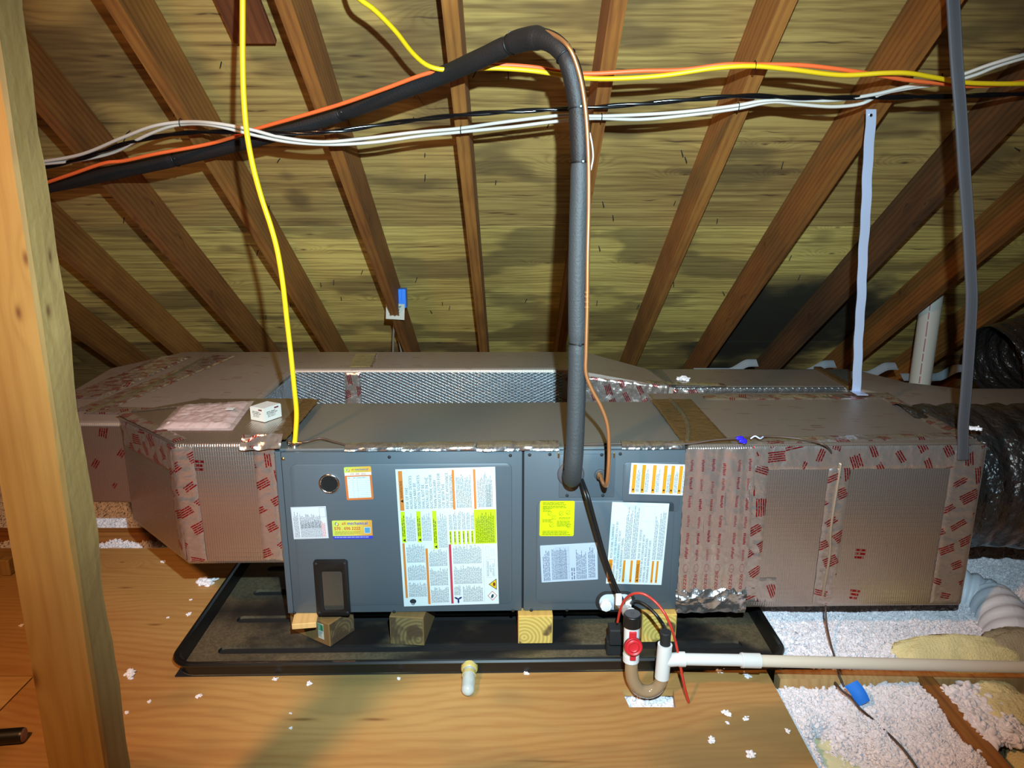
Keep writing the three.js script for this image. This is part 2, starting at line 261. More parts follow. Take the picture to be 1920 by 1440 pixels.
// ------------------------------------------------------------------ the setting
const RAFTER0 = 0.243, STEP = 0.383, X0 = -3.587, X1 = 3.69;
const STAIN = (() => { const p = roofHit(1470, 610, 0); return new THREE.Vector2(p.x, (p.z - RZ) / RC); })();
console.log('stain', STAIN.x, STAIN.y);
{ // roof deck: separate plywood sheets, joints on the rafters, rows 1.15 m up the slope
  const deck = structure(new THREE.Group()); deck.name = 'ceiling'; scene.add(deck);
  const rows = [-3.37, -2.218, -1.068, 0.082, 1.232, 2.382, 3.53];
  const toRoof = (g) => { g.rotateX(-Math.atan(RT)); return g; };   // local y = outward, local z = up the slope
  for (let r = 0; r < rows.length - 1; r++) {
    const shift = r % 2 ? 3 : 0;
    for (let k = -13 + shift; k < 10; k += 6) {
      const a = Math.max(X0, RAFTER0 + k * STEP), b = Math.min(X1, RAFTER0 + (k + 6) * STEP); if (b - a < 0.1) continue;
      const h = rows[r + 1] - rows[r], g = new THREE.BoxGeometry(b - a - 0.003, 0.014, h - 0.004);
      const ou = hash(k + 50, r, 3) * 2, ov = hash(k + 50, r, 4) * 1;
      const stained = r < 2 && a < STAIN.x && b > STAIN.x;
      boxUV(g); const gg = boxUV(g, stained ? 0 : ou, stained ? 0 : ov);
      if (stained) { const uv = gg.attributes.uv, p = gg.attributes.position; for (let i = 0; i < uv.count; i++) uv.setXY(i, p.getX(i) + (a + b) / 2 - STAIN.x + 1.15, p.getZ(i) + (rows[r] + rows[r + 1]) / 2 - STAIN.y + 0.5); }
      toRoof(gg); const c = roofP((a + b) / 2, (rows[r] + rows[r + 1]) / 2, -0.007); gg.translate(c.x, c.y, c.z);
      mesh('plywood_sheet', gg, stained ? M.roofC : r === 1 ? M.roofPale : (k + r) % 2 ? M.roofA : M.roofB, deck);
    }
  }
  // roofing nails that came through beside the rafters
  const nail = merge([cyl(0.0016, 0.0016, 0.022, [0, 0.011, 0], 6), cyl(0.0012, 0.0004, 0.005, [0, -0.002, 0], 6)]);
  for (let i = 0; i < 70; i++) {
    const m = mesh('nail', nail, M.blackMatte, deck), x = rr(-1.5, 2.1), s = rr(-1.9, -0.1); m.position.copy(roofP(x, s, 0)); m.rotation.x = -Math.atan(RT) + rr(-0.5, 0.5) + Math.PI; m.rotation.z = rr(-0.5, 0.5);
  }
  const rear = structure(mesh('ceiling_rear', (() => { const g = new THREE.BoxGeometry(X1 - X0, 0.03, 2.3); g.rotateX(Math.atan(RT)); g.translate((X0 + X1) / 2, roofP(0, 3.53).y - 0.60, roofP(0, 3.53).z + 0.93); return boxUV(g); })(), M.roofA));
  for (const [n, x] of [['wall_left', X0 - 0.02], ['wall_right', X1 + 0.02]]) structure(mesh(n, prismYZ(x), M.roofB));
  structure(mesh('wall_rear', box(X1 - X0, 4.2, 0.04, (X0 + X1) / 2, 1.8, 2.7), M.roofA));
}
function prismYZ(x) { const g = box(0.04, 4.4, 7.6, x, 1.9, -1.0); return g; }
const HOLE = [atY(1165, 1293, 0), atY(1262, 1293, 0), atY(1267, 1326, 0), atY(1180, 1326, 0)];
{ // plywood floor, two sheets deep; its edge stops at x = 0.645
  const floor = structure(new THREE.Group()); floor.name = 'floor'; scene.add(floor);
  const FX = 0.645;
  const sheet = (a, b, c, d, hole, ou, ov, m = M.floor) => {
    const s = new THREE.Shape([[a, -c], [b, -c], [b, -d], [a, -d]].map((q) => new THREE.Vector2(...q)));
    if (hole) s.holes.push(new THREE.Path(hole.map((p) => new THREE.Vector2(p.x, -p.z))));
    const g = new THREE.ExtrudeGeometry(s, { depth: 0.018, bevelEnabled: false }); g.rotateX(-Math.PI / 2); g.translate(0, -0.018, 0);
    return mesh('plywood_sheet', boxUV(g, ou, ov), m, floor);
  };
  const zs = atY(20, 1266, 0).z, xs = -1.196;
  sheet(xs, FX, -2.32, -1.10, HOLE, 0.4, 2.9);
  sheet(X0, xs, -2.32, zs, null, 0.4, 2.9);
  sheet(X0, xs - 0.004, zs + 0.006, -1.10, null, 0.3, 1.1);
  sheet(X0, FX, -1.097, 0.1, null, 0.1, 0.5); sheet(X0, FX, 0.104, 2.7, null, 0.6, 0.2);
  sheet(1.12, X1, -0.6, 2.7, null, 0.7, 0.2);
  structure(mesh('floor_underside', box(X1 - X0, 0.03, 7.6, (X0 + X1) / 2, -0.135, -1.0), M.drywall));
}

// ------------------------------------------------------------------ rafters
const rafterNames = {
  '-6': 'dim rafter whose foot ends nearest the wooden post above the duct', '-5': 'dark rafter second from the post, ending over the elbow of the foil trunk',
  '-4': 'rafter crossed by the cables where their orange strand first shows', '-3': 'rafter that the two white cables are tied to near the post', '-2': 'rafter with the blue electrical box on its side',
  '-1': 'upright looking rafter crossing the black pipe just before its bend', '0': 'rafter standing right behind the insulated pipe\'s vertical run', '1': 'rafter where the yellow and orange cables are stapled side by side',
  '2': 'orange brown rafter above the top end of the metal strap', '3': 'dark stained greyish rafter crossing behind the metal strap', '4': 'rafter passing in front of the vent pipe top and behind the webbing strap',
  '5': 'dark rafter just past the vent pipe, crossing the webbing strap low down', '6': 'rafter at the photograph\'s edge above the dark flexible duct',
};
for (let k = -6; k <= 6; k++) {
  const s0 = -3.0, s1 = 1.6, g = new THREE.BoxGeometry(0.038, s1 - s0, 0.14); // long axis on y for the grain
  const uv = boxUV(g, hash(k + 20, 1, 9), hash(k + 20, 2, 9) * 1.2);
  uv.rotateX(Math.PI / 2 - Math.atan(RT)); const c = roofP(RAFTER0 + k * STEP + 0.006 * Math.sin(k * 9.1), (s0 + s1) / 2, 0.071); uv.translate(c.x, c.y, c.z);
  single('rafter', uv, k === 3 ? M.rafterStained : k % 2 ? M.rafterA : M.rafterB, rafterNames[k] || 'pine roof rafter', 'rafter', 'pine rafters under the roof deck');
}
{ // short cleat and a collar board at the top edge
  const a = roofHit(455, 8, 0.012); const g = box(0.11, 0.012, 0.26, 0, 0, 0); g.rotateX(-Math.atan(RT)); g.translate(a.x, a.y, a.z + 0.03);
  single('wood_cleat', g, M.rafterRed, 'reddish brown wood offcut nailed to the roof deck behind the yellow drop cable', 'board');
}

// ------------------------------------------------------------------ foreground post
{
  const t = thing('wooden_post', 'large pale pine post standing close beside the camera with a bark edge', 'post');
  const zf = -0.95, xr = -0.607, w = 0.088, d = 0.055, n = 60, y0 = 0, y1 = 2.2, pos = [], idx = [];
  // four rails up the post; the back right corner is waney and wanders
  for (let i = 0; i <= n; i++) {
    const y = y0 + (y1 - y0) * i / n, lean = -0.010 + 0.012 * (y / 1.2), q = fbm(y * 7, 3, 77, 4) - 0.5, q2 = fbm(y * 16, 9, 79, 3) - 0.5, ch = 0.004 + 0.003 * q2;
    const L = xr + lean - w, R = xr + lean;
    const ring = [[L, zf], [R - ch, zf], [R, zf - ch], [R + 0.002 + 0.006 * q, zf - d * 0.5], [R + 0.001 + 0.009 * q + 0.006 * q2, zf - d], [L, zf - d]];
    for (const [x, z] of ring) pos.push(x, y, z);
  }
  const front = [], side = [];
  for (let i = 0; i < n; i++) for (let j = 0; j < 6; j++) { const a = i * 6 + j, b = i * 6 + (j + 1) % 6, c = a + 6, e = b + 6; (j >= 2 && j <= 3 ? side : front).push(a, b, e, a, e, c); }
  front.push(n * 6, n * 6 + 1, n * 6 + 2, n * 6, n * 6 + 2, n * 6 + 3, n * 6, n * 6 + 3, n * 6 + 4, n * 6, n * 6 + 4, n * 6 + 5);
  const mk = (ix) => { let g = new THREE.BufferGeometry(); g.setAttribute('position', new THREE.Float32BufferAttribute(pos, 3)); g.setIndex(ix); g = boxUV(g); g.computeVertexNormals(); return g; };
  mesh('sawn_faces', mk(front), M.post, t); mesh('bark_edge', mk(side), M.bark, t);
}

// ------------------------------------------------------------------ the air handler and what shares its slight turn
const YAW = 0.020, UO = V(0, 0, -1.765);
const uq = new THREE.Quaternion().setFromAxisAngle(V(0, 1, 0), YAW), uqi = uq.clone().invert();
function loc(p) { return p.clone().sub(UO).applyQuaternion(uqi); }
function hitL(u, v, zl = 0) { // where a photograph point meets the plane local z = zl, in the unit's frame
  const o = CAM.clone().sub(UO).applyQuaternion(uqi), d = ray(u, v).applyQuaternion(uqi); return o.addScaledVector(d, (zl - o.z) / d.z);
}
function hitLY(u, v, y) { return loc(atY(u, v, y)); }
const UX0 = (hitL(517, 848).x + hitL(537, 1152).x) / 2, UX1 = (hitL(1285, 840).x + hitL(1272, 1143).x) / 2;
const UY0 = (hitL(537, 1152).y + hitL(1272, 1143).y) / 2, UY1 = (hitL(517, 848).y + hitL(1285, 840).y) / 2, UD = 0.43;
console.log('unit', UX0, UX1, UY0, UY1);

// ---- print for the stickers: small unreadable print is drawn as ragged bars
function scrawl(c, x, y, w, h, lh, col = 'rgba(60,70,80,0.58)', ragged = 0.25) {
  for (let yy = y; yy < y + h; yy += lh) { let xx = x; const end = x + w * (1 - ragged * rnd()); c.fillStyle = col; while (xx < end) { const l = Math.min(end - xx, lh * (0.8 + 3 * rnd())); c.fillRect(xx, yy, l, lh * 0.48); xx += l + lh * 0.45; } }
}
function warnTri(c, x, y, s, fill = '#111') { c.fillStyle = fill; c.beginPath(); c.moveTo(x, y - s); c.lineTo(x + s, y + s * 0.8); c.lineTo(x - s, y + s * 0.8); c.closePath(); c.fill(); }
const sideways = (c, w, h, fn) => { c.save(); c.translate(0, h); c.rotate(-Math.PI / 2); fn(c, h, w); c.restore(); };  // fn draws on an h x w page that reads upward
function logo(c, x, y, s) { c.lineWidth = s * 0.32; c.strokeStyle = '#2a49b8'; c.beginPath(); c.arc(x, y, s * 0.62, 2.2, 4.9); c.stroke(); c.strokeStyle = '#d8443a'; c.beginPath(); c.arc(x + s * 0.25, y + s * 0.2, s * 0.62, -0.9, 1.8); c.stroke(); c.fillStyle = '#f4f4ff'; c.beginPath(); c.ellipse(x + s * 0.12, y + s * 0.1, s * 0.5, s * 0.16, 0.9, 0, 6.3); c.fill(); }
const PRINT = {
  service: canvasTex(424, 520, (c, w, h) => {
    c.fillStyle = '#e07a3a'; c.fillRect(0, 0, w, h); const g = c.createLinearGradient(0, 0, w, 0); g.addColorStop(0, '#cfe25a'); g.addColorStop(1, '#f2b03c'); c.fillStyle = g; c.fillRect(0, 0, w, 92);
    c.fillStyle = '#f2efe2'; c.fillRect(4, 88, w - 8, 46); logo(c, 58, 50, 26); c.font = 'bold 38px sans-serif'; c.fillStyle = '#d9482f'; c.fillText('all', 112, 56); c.fillStyle = '#2a49b8'; c.fillText('mechanical', 168, 56); scrawl(c, 118, 70, 270, 8, 8, 'rgba(90,90,40,.6)');
    c.fillStyle = '#d06a4a'; c.font = 'bold 34px sans-serif'; c.fillText('570 . 696 . 2222', 92, 124);
    c.fillStyle = '#e8f6f2'; c.fillRect(34, 152, w - 68, h - 184); c.fillStyle = '#28324a'; c.font = 'bold 19px sans-serif'; c.fillText('Date', 44, 176); c.fillText('By', 138, 176); c.fillText('Service Notes', 200, 176);
    c.strokeStyle = '#4a5a66'; c.lineWidth = 2; for (let i = 0; i < 10; i++) { c.beginPath(); c.moveTo(36, 186 + i * 32); c.lineTo(w - 36, 186 + i * 32); c.stroke(); } for (const x of [122, 190]) { c.beginPath(); c.moveTo(x, 154); c.lineTo(x, h - 34); c.stroke(); }
  }),
  company: canvasTex(600, 280, (c, w, h) => {
    const g = c.createLinearGradient(0, 0, w, h * 0.6); g.addColorStop(0, '#cfe45e'); g.addColorStop(0.55, '#f0e060'); g.addColorStop(1, '#f0a042'); c.fillStyle = g; c.fillRect(0, 0, w, h); c.fillStyle = '#3a44c8'; c.fillRect(0, h - 48, w, 48);
    logo(c, 66, 52, 32); c.font = 'bold 56px sans-serif'; c.fillStyle = '#e2502c'; c.fillText('all', 142, 66); c.fillStyle = '#2440c0'; c.fillText('mechanical', 224, 66);
    c.fillStyle = '#d0502c'; c.font = 'bold 60px sans-serif'; c.fillText('570 . 696 2222', 26, 142); scrawl(c, 30, 162, 400, 52, 14, 'rgba(110,100,30,.55)');
    c.fillStyle = '#dfeef4'; c.fillRect(478, 104, 92, 92); c.fillStyle = '#5aa6cf'; c.fillRect(484, 110, 80, 80);
    c.fillStyle = '#e8e8ff'; scrawl(c, 26, h - 32, w - 60, 12, 18, 'rgba(235,235,255,.9)', 0.05);
  }),
  rating: canvasTex(480, 448, (c, w, h) => {
    c.fillStyle = '#e4ecf2'; c.fillRect(0, 0, w, h); c.strokeStyle = '#9aa6b0'; c.lineWidth = 3; c.strokeRect(8, 8, w - 16, h - 16);
    sideways(c, w, h, (c, W2, H2) => { scrawl(c, 22, 24, 390, 70, 14); scrawl(c, 22, 110, 250, 280, 12); scrawl(c, 150, 110, 200, 280, 16); scrawl(c, 22, 396, 230, 60, 15, 'rgba(220,80,70,.7)'); c.strokeStyle = '#8894a0'; c.strokeRect(300, 386, 130, 80); });
  }),
  warning: canvasTex(940, 1340, (c, w, h) => {
    c.fillStyle = '#e6f4f4'; c.fillRect(0, 0, w, h);
    sideways(c, w, h, (c, PW, PH) => {  // page 1340 wide, 940 high, reading upward
      const O = '#e08a3c', Y = '#cfe820', R = '#c83a50', x0 = 948;
      c.fillStyle = O; c.fillRect(x0, 22, 376, 40); warnTri(c, x0 + 92, 44, 15); c.font = 'bold 34px sans-serif'; c.fillStyle = '#8a4a1c'; c.fillText('WARNING', x0 + 118, 55);
      c.font = '36px sans-serif'; c.fillStyle = '#3c474e';
      ['RISK OF FIRE -', 'AUXILIARY DEVICES', 'WHICH MAY BE', 'IGNITION SOURCES', 'SHALL NOT BE', 'INSTALLED IN THE', 'DUCTWORK, OTHER', 'THAN AUXILIARY', 'DEVICES LISTED FOR', 'USE WITH THE', 'SPECIFIC APPLIANCE.', 'SEE INSTRUCTIONS.'].forEach((s, i) => c.fillText(s, x0 + 14, 106 + i * 38.5));
      for (const y of [528, 730]) { c.fillStyle = O; c.fillRect(x0 - 2, y, 376, 22); scrawl(c, x0 + 14, y + 38, 340, 140, 12); }
      scrawl(c, x0 + 14, 850, 230, 40, 12);
      // yellow column
      for (const [y, wd] of [[22, 300], [172, 300], [324, 372]]) { c.fillStyle = Y; c.fillRect(x0 - 8 - wd, y, wd, 42); warnTri(c, x0 - wd + 14, y + 22, 14); scrawl(c, x0 - wd + 50, y + 8, wd - 80, 26, 16, 'rgba(60,80,10,.8)'); scrawl(c, x0 - wd + 4, y + 52, wd - 20, 82, 11); }
      for (let i = 0; i < 6; i++) { const y = 482 + i * 42; c.fillStyle = Y; c.fillRect(x0 - 340, y, 132, 22); scrawl(c, x0 - 320, y + 4, 104, 14, 16, 'rgba(60,80,10,.8)', 0); scrawl(c, x0 - 196, y + 2, 180, 26, 11); }
      c.fillStyle = Y; c.fillRect(x0 - 340, 724, 332, 212); scrawl(c, x0 - 330, 740, 300, 180, 12, 'rgba(70,90,10,.8)');
      // lower blocks
      c.fillStyle = O; c.fillRect(86, 22, 548, 22); c.fillRect(16, 242, 560, 22); c.fillStyle = R; c.fillRect(16, 470, 594, 22);
      for (const [x, y, ww, hh] of [[96, 60, 150, 170], [264, 60, 160, 170], [440, 60, 190, 170], [30, 276, 160, 170], [204, 276, 180, 170], [398, 276, 170, 170], [30, 590, 170, 190], [212, 510, 190, 270], [416, 510, 190, 270], [100, 506, 100, 60]]) scrawl(c, x, y, ww, hh, 11);
      c.strokeStyle = '#9aa8ac'; c.lineWidth = 2; for (const y of [240, 468, 800]) { c.beginPath(); c.moveTo(20, y); c.lineTo(620, y); c.stroke(); }
      c.strokeRect(272, 826, 180, 84); c.fillStyle = '#6a767c'; c.font = '25px sans-serif'; ['REFRIGERANT', 'SAFETY', 'GROUP A2L'].forEach((s, i) => c.fillText(s, 282 + (i === 1 ? 36 : 0), 852 + i * 26));
      c.strokeRect(474, 826, 40, 32); c.strokeRect(540, 826, 40, 32); c.strokeRect(490, 878, 60, 30);
      c.fillStyle = '#26323a'; c.beginPath(); c.ellipse(50, 92, 24, 32, 0, 0, 6.3); c.fill(); c.lineWidth = 6; c.strokeStyle = '#26323a'; c.beginPath(); c.moveTo(24, 72); c.lineTo(14, 92); c.lineTo(26, 108); c.stroke();
      c.fillStyle = '#22306a'; for (let q = 0; q < 3; q++) { c.save(); c.translate(58, 540); c.rotate(q * 2.1 + 0.5); c.beginPath(); c.ellipse(0, -20, 9, 22, 0, 0, 6.3); c.fill(); c.restore(); }
    });
    // hazard pictograms stand upright
    c.fillStyle = '#f0cf2c'; c.strokeStyle = '#222'; c.lineWidth = 5; c.beginPath(); c.moveTo(w - 92, h - 200); c.lineTo(w - 20, h - 252); c.lineTo(w - 20, h - 148); c.closePath(); c.fill(); c.stroke(); c.fillStyle = '#7a3412'; c.beginPath(); c.ellipse(w - 42, h - 200, 12, 20, 0, 0, 6.3); c.fill();
    c.strokeStyle = '#c84a4a'; c.fillStyle = '#f4fbfb'; c.beginPath(); c.moveTo(w - 62, h - 130); c.lineTo(w - 18, h - 84); c.lineTo(w - 62, h - 38); c.lineTo(w - 106, h - 84); c.closePath(); c.fill(); c.stroke(); c.fillStyle = '#1c4a56'; c.beginPath(); c.ellipse(w - 62, h - 80, 12, 22, 0.4, 0, 6.3); c.fill();
  }),
  cautions: canvasTex(520, 300, (c, w, h) => { c.fillStyle = '#e8f2f4'; c.fillRect(0, 0, w, h); [20, 108, 210, 316, 386, 464].forEach((x) => { c.fillStyle = '#e8a21e'; c.fillRect(x, 14, 34, h - 28); warnTri(c, x + 16, h - 46, 11); sideways(c, w, h, (c) => scrawl(c, 24, x + 42, 230, 30, 11, 'rgba(80,90,100,.7)')); }); }),
  yellow: canvasTex(340, 340, (c, w, h) => { c.fillStyle = '#e2f000'; c.fillRect(0, 0, w, h); const k = 'rgba(80,100,0,.75)'; scrawl(c, 28, 14, 250, 30, 11, k); scrawl(c, 28, 50, 270, 14, 12, k); scrawl(c, 28, 70, 90, 40, 10, k); scrawl(c, 190, 160, 120, 16, 10, k); scrawl(c, 28, 178, 100, 24, 10, k); scrawl(c, 170, 192, 140, 60, 10, k); scrawl(c, 28, 290, 280, 34, 11, k); c.strokeStyle = k; c.lineWidth = 3; for (const [x, y] of [[100, 120], [210, 120], [280, 110], [140, 160], [120, 230], [290, 240]]) { c.beginPath(); c.arc(x, y, 16 + 8 * rnd(), 0.3, 5.2); c.stroke(); c.beginPath(); c.moveTo(x - 20, y + 20); c.lineTo(x + 22, y - 18); c.stroke(); } }),
  plateTag: canvasTex(560, 350, (c, w, h) => { c.fillStyle = '#c4d6e8'; c.fillRect(0, 0, w, h); sideways(c, w, h, (c) => { const k = 'rgba(70,84,110,.75)'; scrawl(c, 14, 24, 300, 70, 14, k); scrawl(c, 20, 110, 300, 150, 10, k, 0.1); c.strokeStyle = 'rgba(70,84,110,.7)'; c.lineWidth = 1.5; for (let i = 0; i < 12; i++) { c.beginPath(); c.moveTo(20, 150 + i * 12); c.lineTo(330, 150 + i * 12); c.stroke(); } for (const x of [90, 160, 230, 290]) { c.beginPath(); c.moveTo(x, 150); c.lineTo(x, 282); c.stroke(); } scrawl(c, 14, 300, 110, 34, 22, k, 0); scrawl(c, 14, 350, 280, 100, 13, k); scrawl(c, 20, 470, 300, 60, 14, k); c.strokeRect(290, 500, 36, 36); }); }),
  fire: canvasTex(580, 820, (c, w, h) => {
    c.fillStyle = '#e6f4f8'; c.fillRect(0, 0, w, h);
    sideways(c, w, h, (c) => {
      const O = '#e6961e', hd = (y, wd, hh) => { c.fillStyle = O; c.fillRect(18, y, wd, hh); warnTri(c, 40, y + hh / 2, hh * 0.3); };
      hd(12, 230, 40); c.fillStyle = '#7a4a10'; c.font = 'bold 30px sans-serif'; c.fillText('WARNING', 62, 42); c.fillStyle = '#3c474e'; c.font = '29px sans-serif'; c.fillText('RISK OF FIRE. FLAMMABLE', 262, 42);
      ['REFRIGERANT USED. TO BE REPAIRED ONLY BY', 'TRAINED SERVICE PERSONNEL. DO NOT', 'PUNCTURE REFRIGERANT TUBING.'].forEach((s, i) => c.fillText(s, 22, 80 + i * 34, 780));
      hd(162, 226, 24); scrawl(c, 256, 162, 520, 60, 13); hd(238, 226, 24); scrawl(c, 256, 238, 540, 46, 13); hd(298, 230, 40); c.fillStyle = '#7a4a10'; c.font = 'bold 30px sans-serif'; c.fillText('WARNING', 62, 328); c.fillStyle = '#3c474e'; c.font = '29px sans-serif'; c.fillText('RISK OF FIRE. DISPOSE', 262, 328);
      ['OF PROPERLY IN ACCORDANCE WITH', 'FEDERAL OR LOCAL REGULATIONS.', 'FLAMMABLE REFRIGERANT USED.'].forEach((s, i) => c.fillText(s, 22, 364 + i * 34));
      hd(460, 226, 22); scrawl(c, 256, 458, 500, 34, 12); hd(508, 226, 22); scrawl(c, 256, 506, 520, 50, 12); c.strokeStyle = '#b4c0c4'; c.lineWidth = 2; c.strokeRect(636, 320, 150, 120);
    });
  }),
  lumberTag: canvasTex(100, 220, (c, w, h) => { c.fillStyle = '#e4ead8'; c.fillRect(0, 0, w, h); c.fillStyle = '#2a9a5c'; c.fillRect(6, 10, w - 12, 90); scrawl(c, 14, 20, 40, 70, 12, 'rgba(230,240,230,.9)'); scrawl(c, 12, 118, 70, 90, 13); }),
  boxMark: canvasTex(220, 120, (c, w, h) => { c.fillStyle = '#e2e0cf'; c.fillRect(0, 0, w, h); c.strokeStyle = '#3a3a38'; c.lineWidth = 5; for (let i = 0; i < 4; i++) for (let j = 0; j < 3; j++) { const x = 40 + j * 50, y = 24 + i * 22; c.beginPath(); c.moveTo(x, y); c.lineTo(x + 14 + 20 * rnd(), y - 8 * rnd()); c.lineTo(x + 20 * rnd(), y + 12 * rnd()); c.stroke(); } }),
  carton: canvasTex(200, 140, (c, w, h) => { c.fillStyle = '#f0eee2'; c.fillRect(0, 0, w, h); scrawl(c, 30, 40, 130, 20, 16, 'rgba(60,60,60,.8)'); scrawl(c, 40, 70, 110, 30, 12, 'rgba(90,90,90,.7)'); c.fillStyle = '#7a2a34'; c.fillRect(120, 10, 50, 16); }),
  pipePrint: canvasTex(64, 512, (c, w, h) => { c.fillStyle = '#e4dccc'; c.fillRect(0, 0, w, h); sideways(c, w, h, (c) => scrawl(c, 12, 26, 480, 6, 11, 'rgba(170,70,70,.8)', 0)); }),
};
const paper = (t, r = 0.45, k = 0.62) => std({ map: t, roughness: r, color: new THREE.Color(k, k, k) });

const unit = thing('air_handler', 'grey metal horizontal air handler covered in warning stickers, resting on wood blocks', 'air handler', UO.toArray(), YAW);
{
  const w = UX1 - UX0, h = UY1 - UY0, cx = (UX0 + UX1) / 2, cy = (UY0 + UY1) / 2;
  mesh('cabinet', [box(w, h, UD - 0.014, cx, cy, -0.014 - (UD - 0.014) / 2, 0.003)], M.cabinet, unit);
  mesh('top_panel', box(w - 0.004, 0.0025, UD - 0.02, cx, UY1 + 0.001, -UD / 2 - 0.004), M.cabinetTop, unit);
  const xs = hitL(980, 1000).x, xl = UX0 + 0.016;
  const flange = mesh('flange', box(0.0145, h - 0.002, 0.013, UX0 + 0.0073, cy, -0.0075, 0.002), M.cabinet, unit); flange.userData.label = 'narrow grey corner flange';
  const knob = (x, y, z, m = M.blackMatte) => merge([lathe([[0, 0.0028], [0.0030, 0.0024], [0.0042, 0.0008], [0.0044, 0]], [x, y, z], [Math.PI / 2, 0, 0], 10)]);
  const P = (u, v, z = 0) => hitL(u, v, z);
  // blower door and coil door, each with an embossed field
  const doorL = mesh('access_door', [plate(roundRect(xs - 0.002 - xl, h - 0.006, 0.003, (xl + xs - 0.002) / 2, cy), 0.014, 0.0015, -0.014),
    plate(roundRect(P(960, 1000).x - P(553, 1000).x, P(750, 869).y - P(750, 1134).y, 0.018, (P(960, 1000).x + P(553, 1000).x) / 2, (P(750, 869).y + P(750, 1134).y) / 2), 0.003, 0.002, -0.0008)], M.cabinet, unit);
  const doorR = mesh('access_door', [plate(roundRect(UX1 - 0.002 - xs - 0.003, h - 0.006, 0.003, (UX1 + xs + 0.001) / 2, cy), 0.014, 0.0015, -0.014),
    plate(roundRect(P(1262, 1000).x - P(1006, 1000).x, P(1100, 938).y - P(1100, 1130).y, 0.018, (P(1262, 1000).x + P(1006, 1000).x) / 2, (P(1100, 938).y + P(1100, 1130).y) / 2), 0.003, 0.002, -0.0008),
    plate(roundRect(P(1277, 900).x - P(1168, 900).x, P(1200, 866).y - P(1200, 960).y, 0.012, (P(1277, 900).x + P(1168, 900).x) / 2, (P(1200, 866).y + P(1200, 960).y) / 2), 0.003, 0.002, -0.0008)], M.cabinet, unit);
  mesh('door_seam', box(0.006, h - 0.01, 0.004, xs, cy, -0.013), M.darkGap, unit);
  for (const [u, v] of [[730, 857], [957, 854], [993, 853], [1031, 852], [1163, 851], [739, 1147], [962, 1145], [996, 1144], [1063, 1144], [552, 1149], [1122, 1129]]) { const p = P(u, v); mesh('screw', knob(p.x, p.y, 0.0002), M.blackMatte, unit); }
  { const p = P(531, 860); mesh('screw', knob(p.x, p.y, 0.0005), M.brass, unit).userData.label = 'bright brass screw'; }
  // round knockout with a bright rim
  { const p = P(618, 906), r = 0.0265; mesh('knockout_ring', lathe([[r * 0.78, 0.0006], [r * 0.82, 0.004], [r * 0.94, 0.0046], [r, 0.0025], [r, 0]], [p.x, p.y, 0.002], [Math.PI / 2, 0, 0], 40), M.chrome, unit); mesh('knockout_hole', cyl(r * 0.8, r * 0.8, 0.002, [p.x, p.y, 0.0026], 40, [Math.PI / 2, 0, 0]), std({ color: 0x020202, roughness: 1 }), unit).userData.label = 'dark round opening'; }
  // black breaker window
  { const a = P(586, 1048), b = P(659, 1151), ww = b.x - a.x - 0.004, hh = a.y - b.y, c0 = V((a.x + b.x) / 2 + 0.001, (a.y + b.y) / 2, 0);
    const s = roundRect(ww, hh, 0.008, c0.x, c0.y); s.holes.push(new THREE.Path(roundRect(ww * 0.60, hh * 0.70, 0.006, c0.x + 0.002, c0.y - hh * 0.045).getPoints(6)));
    const f = mesh('window_frame', plate(s, 0.009, 0.002, 0.001), M.black, unit); f.userData.label = 'black plastic breaker window frame';
    mesh('window_glass', box(ww * 0.62, hh * 0.72, 0.003, c0.x + 0.002, c0.y - hh * 0.045, 0.0042), M.glassDark, unit).userData.label = 'smoky clear window';
    for (const [i, j] of [[-0.42, 0.44], [0.42, 0.44], [-0.42, -0.44], [0.42, -0.44]]) mesh('screw', knob(c0.x + i * ww, c0.y + j * hh, 0.009), M.blackMatte, unit); }
  // line-set plate with two grommets
  { const a = P(1049, 851), b = P(1151, 931); mesh('line_set_plate', plate(roundRect(b.x - a.x, a.y - b.y, 0.003, (a.x + b.x) / 2, (a.y + b.y) / 2), 0.003, 0.001, 0.0002), M.cabinet, unit);
    for (const [u, v, r] of [[1070, 888, 0.034], [1125, 889, 0.015]]) { const p = P(u, v); mesh('grommet', lathe([[r * 0.72, 0.006], [r * 0.9, 0.006], [r, 0.003], [r, 0]], [p.x, p.y, 0.002], [Math.PI / 2, 0, 0], 32), M.strapGrey, unit); }
    for (const [u, v] of [[1063, 928], [1130, 928], [1128, 852]]) { const p = P(u, v); mesh('screw', knob(p.x, p.y, 0.0032), M.blackMatte, unit); }
    for (const u of [1047, 1151]) { const p = P(u, 853); mesh('clip', box(0.004, 0.014, 0.004, p.x, p.y, 0.002, 0.001), M.brass, unit); } }
  // stickers, each given by three corners in the photograph
  const sticker = (name, label, tl, tr, bl, mat, round = 0) => {
    const z = 0.0026, A = P(...tl, z), B = P(...tr, z), C = P(...bl, z), ww = A.distanceTo(B), hh = A.distanceTo(C);
    const s = round ? roundRect(ww, hh, round) : new THREE.Shape([[-ww / 2, -hh / 2], [ww / 2, -hh / 2], [ww / 2, hh / 2], [-ww / 2, hh / 2]].map((q) => new THREE.Vector2(...q)));
    const g = new THREE.ExtrudeGeometry(s, { depth: 0.0005, bevelEnabled: false, curveSegments: 6 }), p = g.attributes.position, uv = g.attributes.uv;
    for (let i = 0; i < p.count; i++) uv.setXY(i, p.getX(i) / ww + 0.5, p.getY(i) / hh + 0.5);
    const m = mesh(name, g, mat, unit), c = B.clone().add(C).multiplyScalar(0.5); m.position.copy(c); m.rotation.z = Math.atan2(B.y - A.y, B.x - A.x); m.userData.label = label; return m;
  };
  sticker('sticker', 'small service record sticker with orange border', [646, 876], [697, 874], [649, 938], paper(PRINT.service), 0.004);
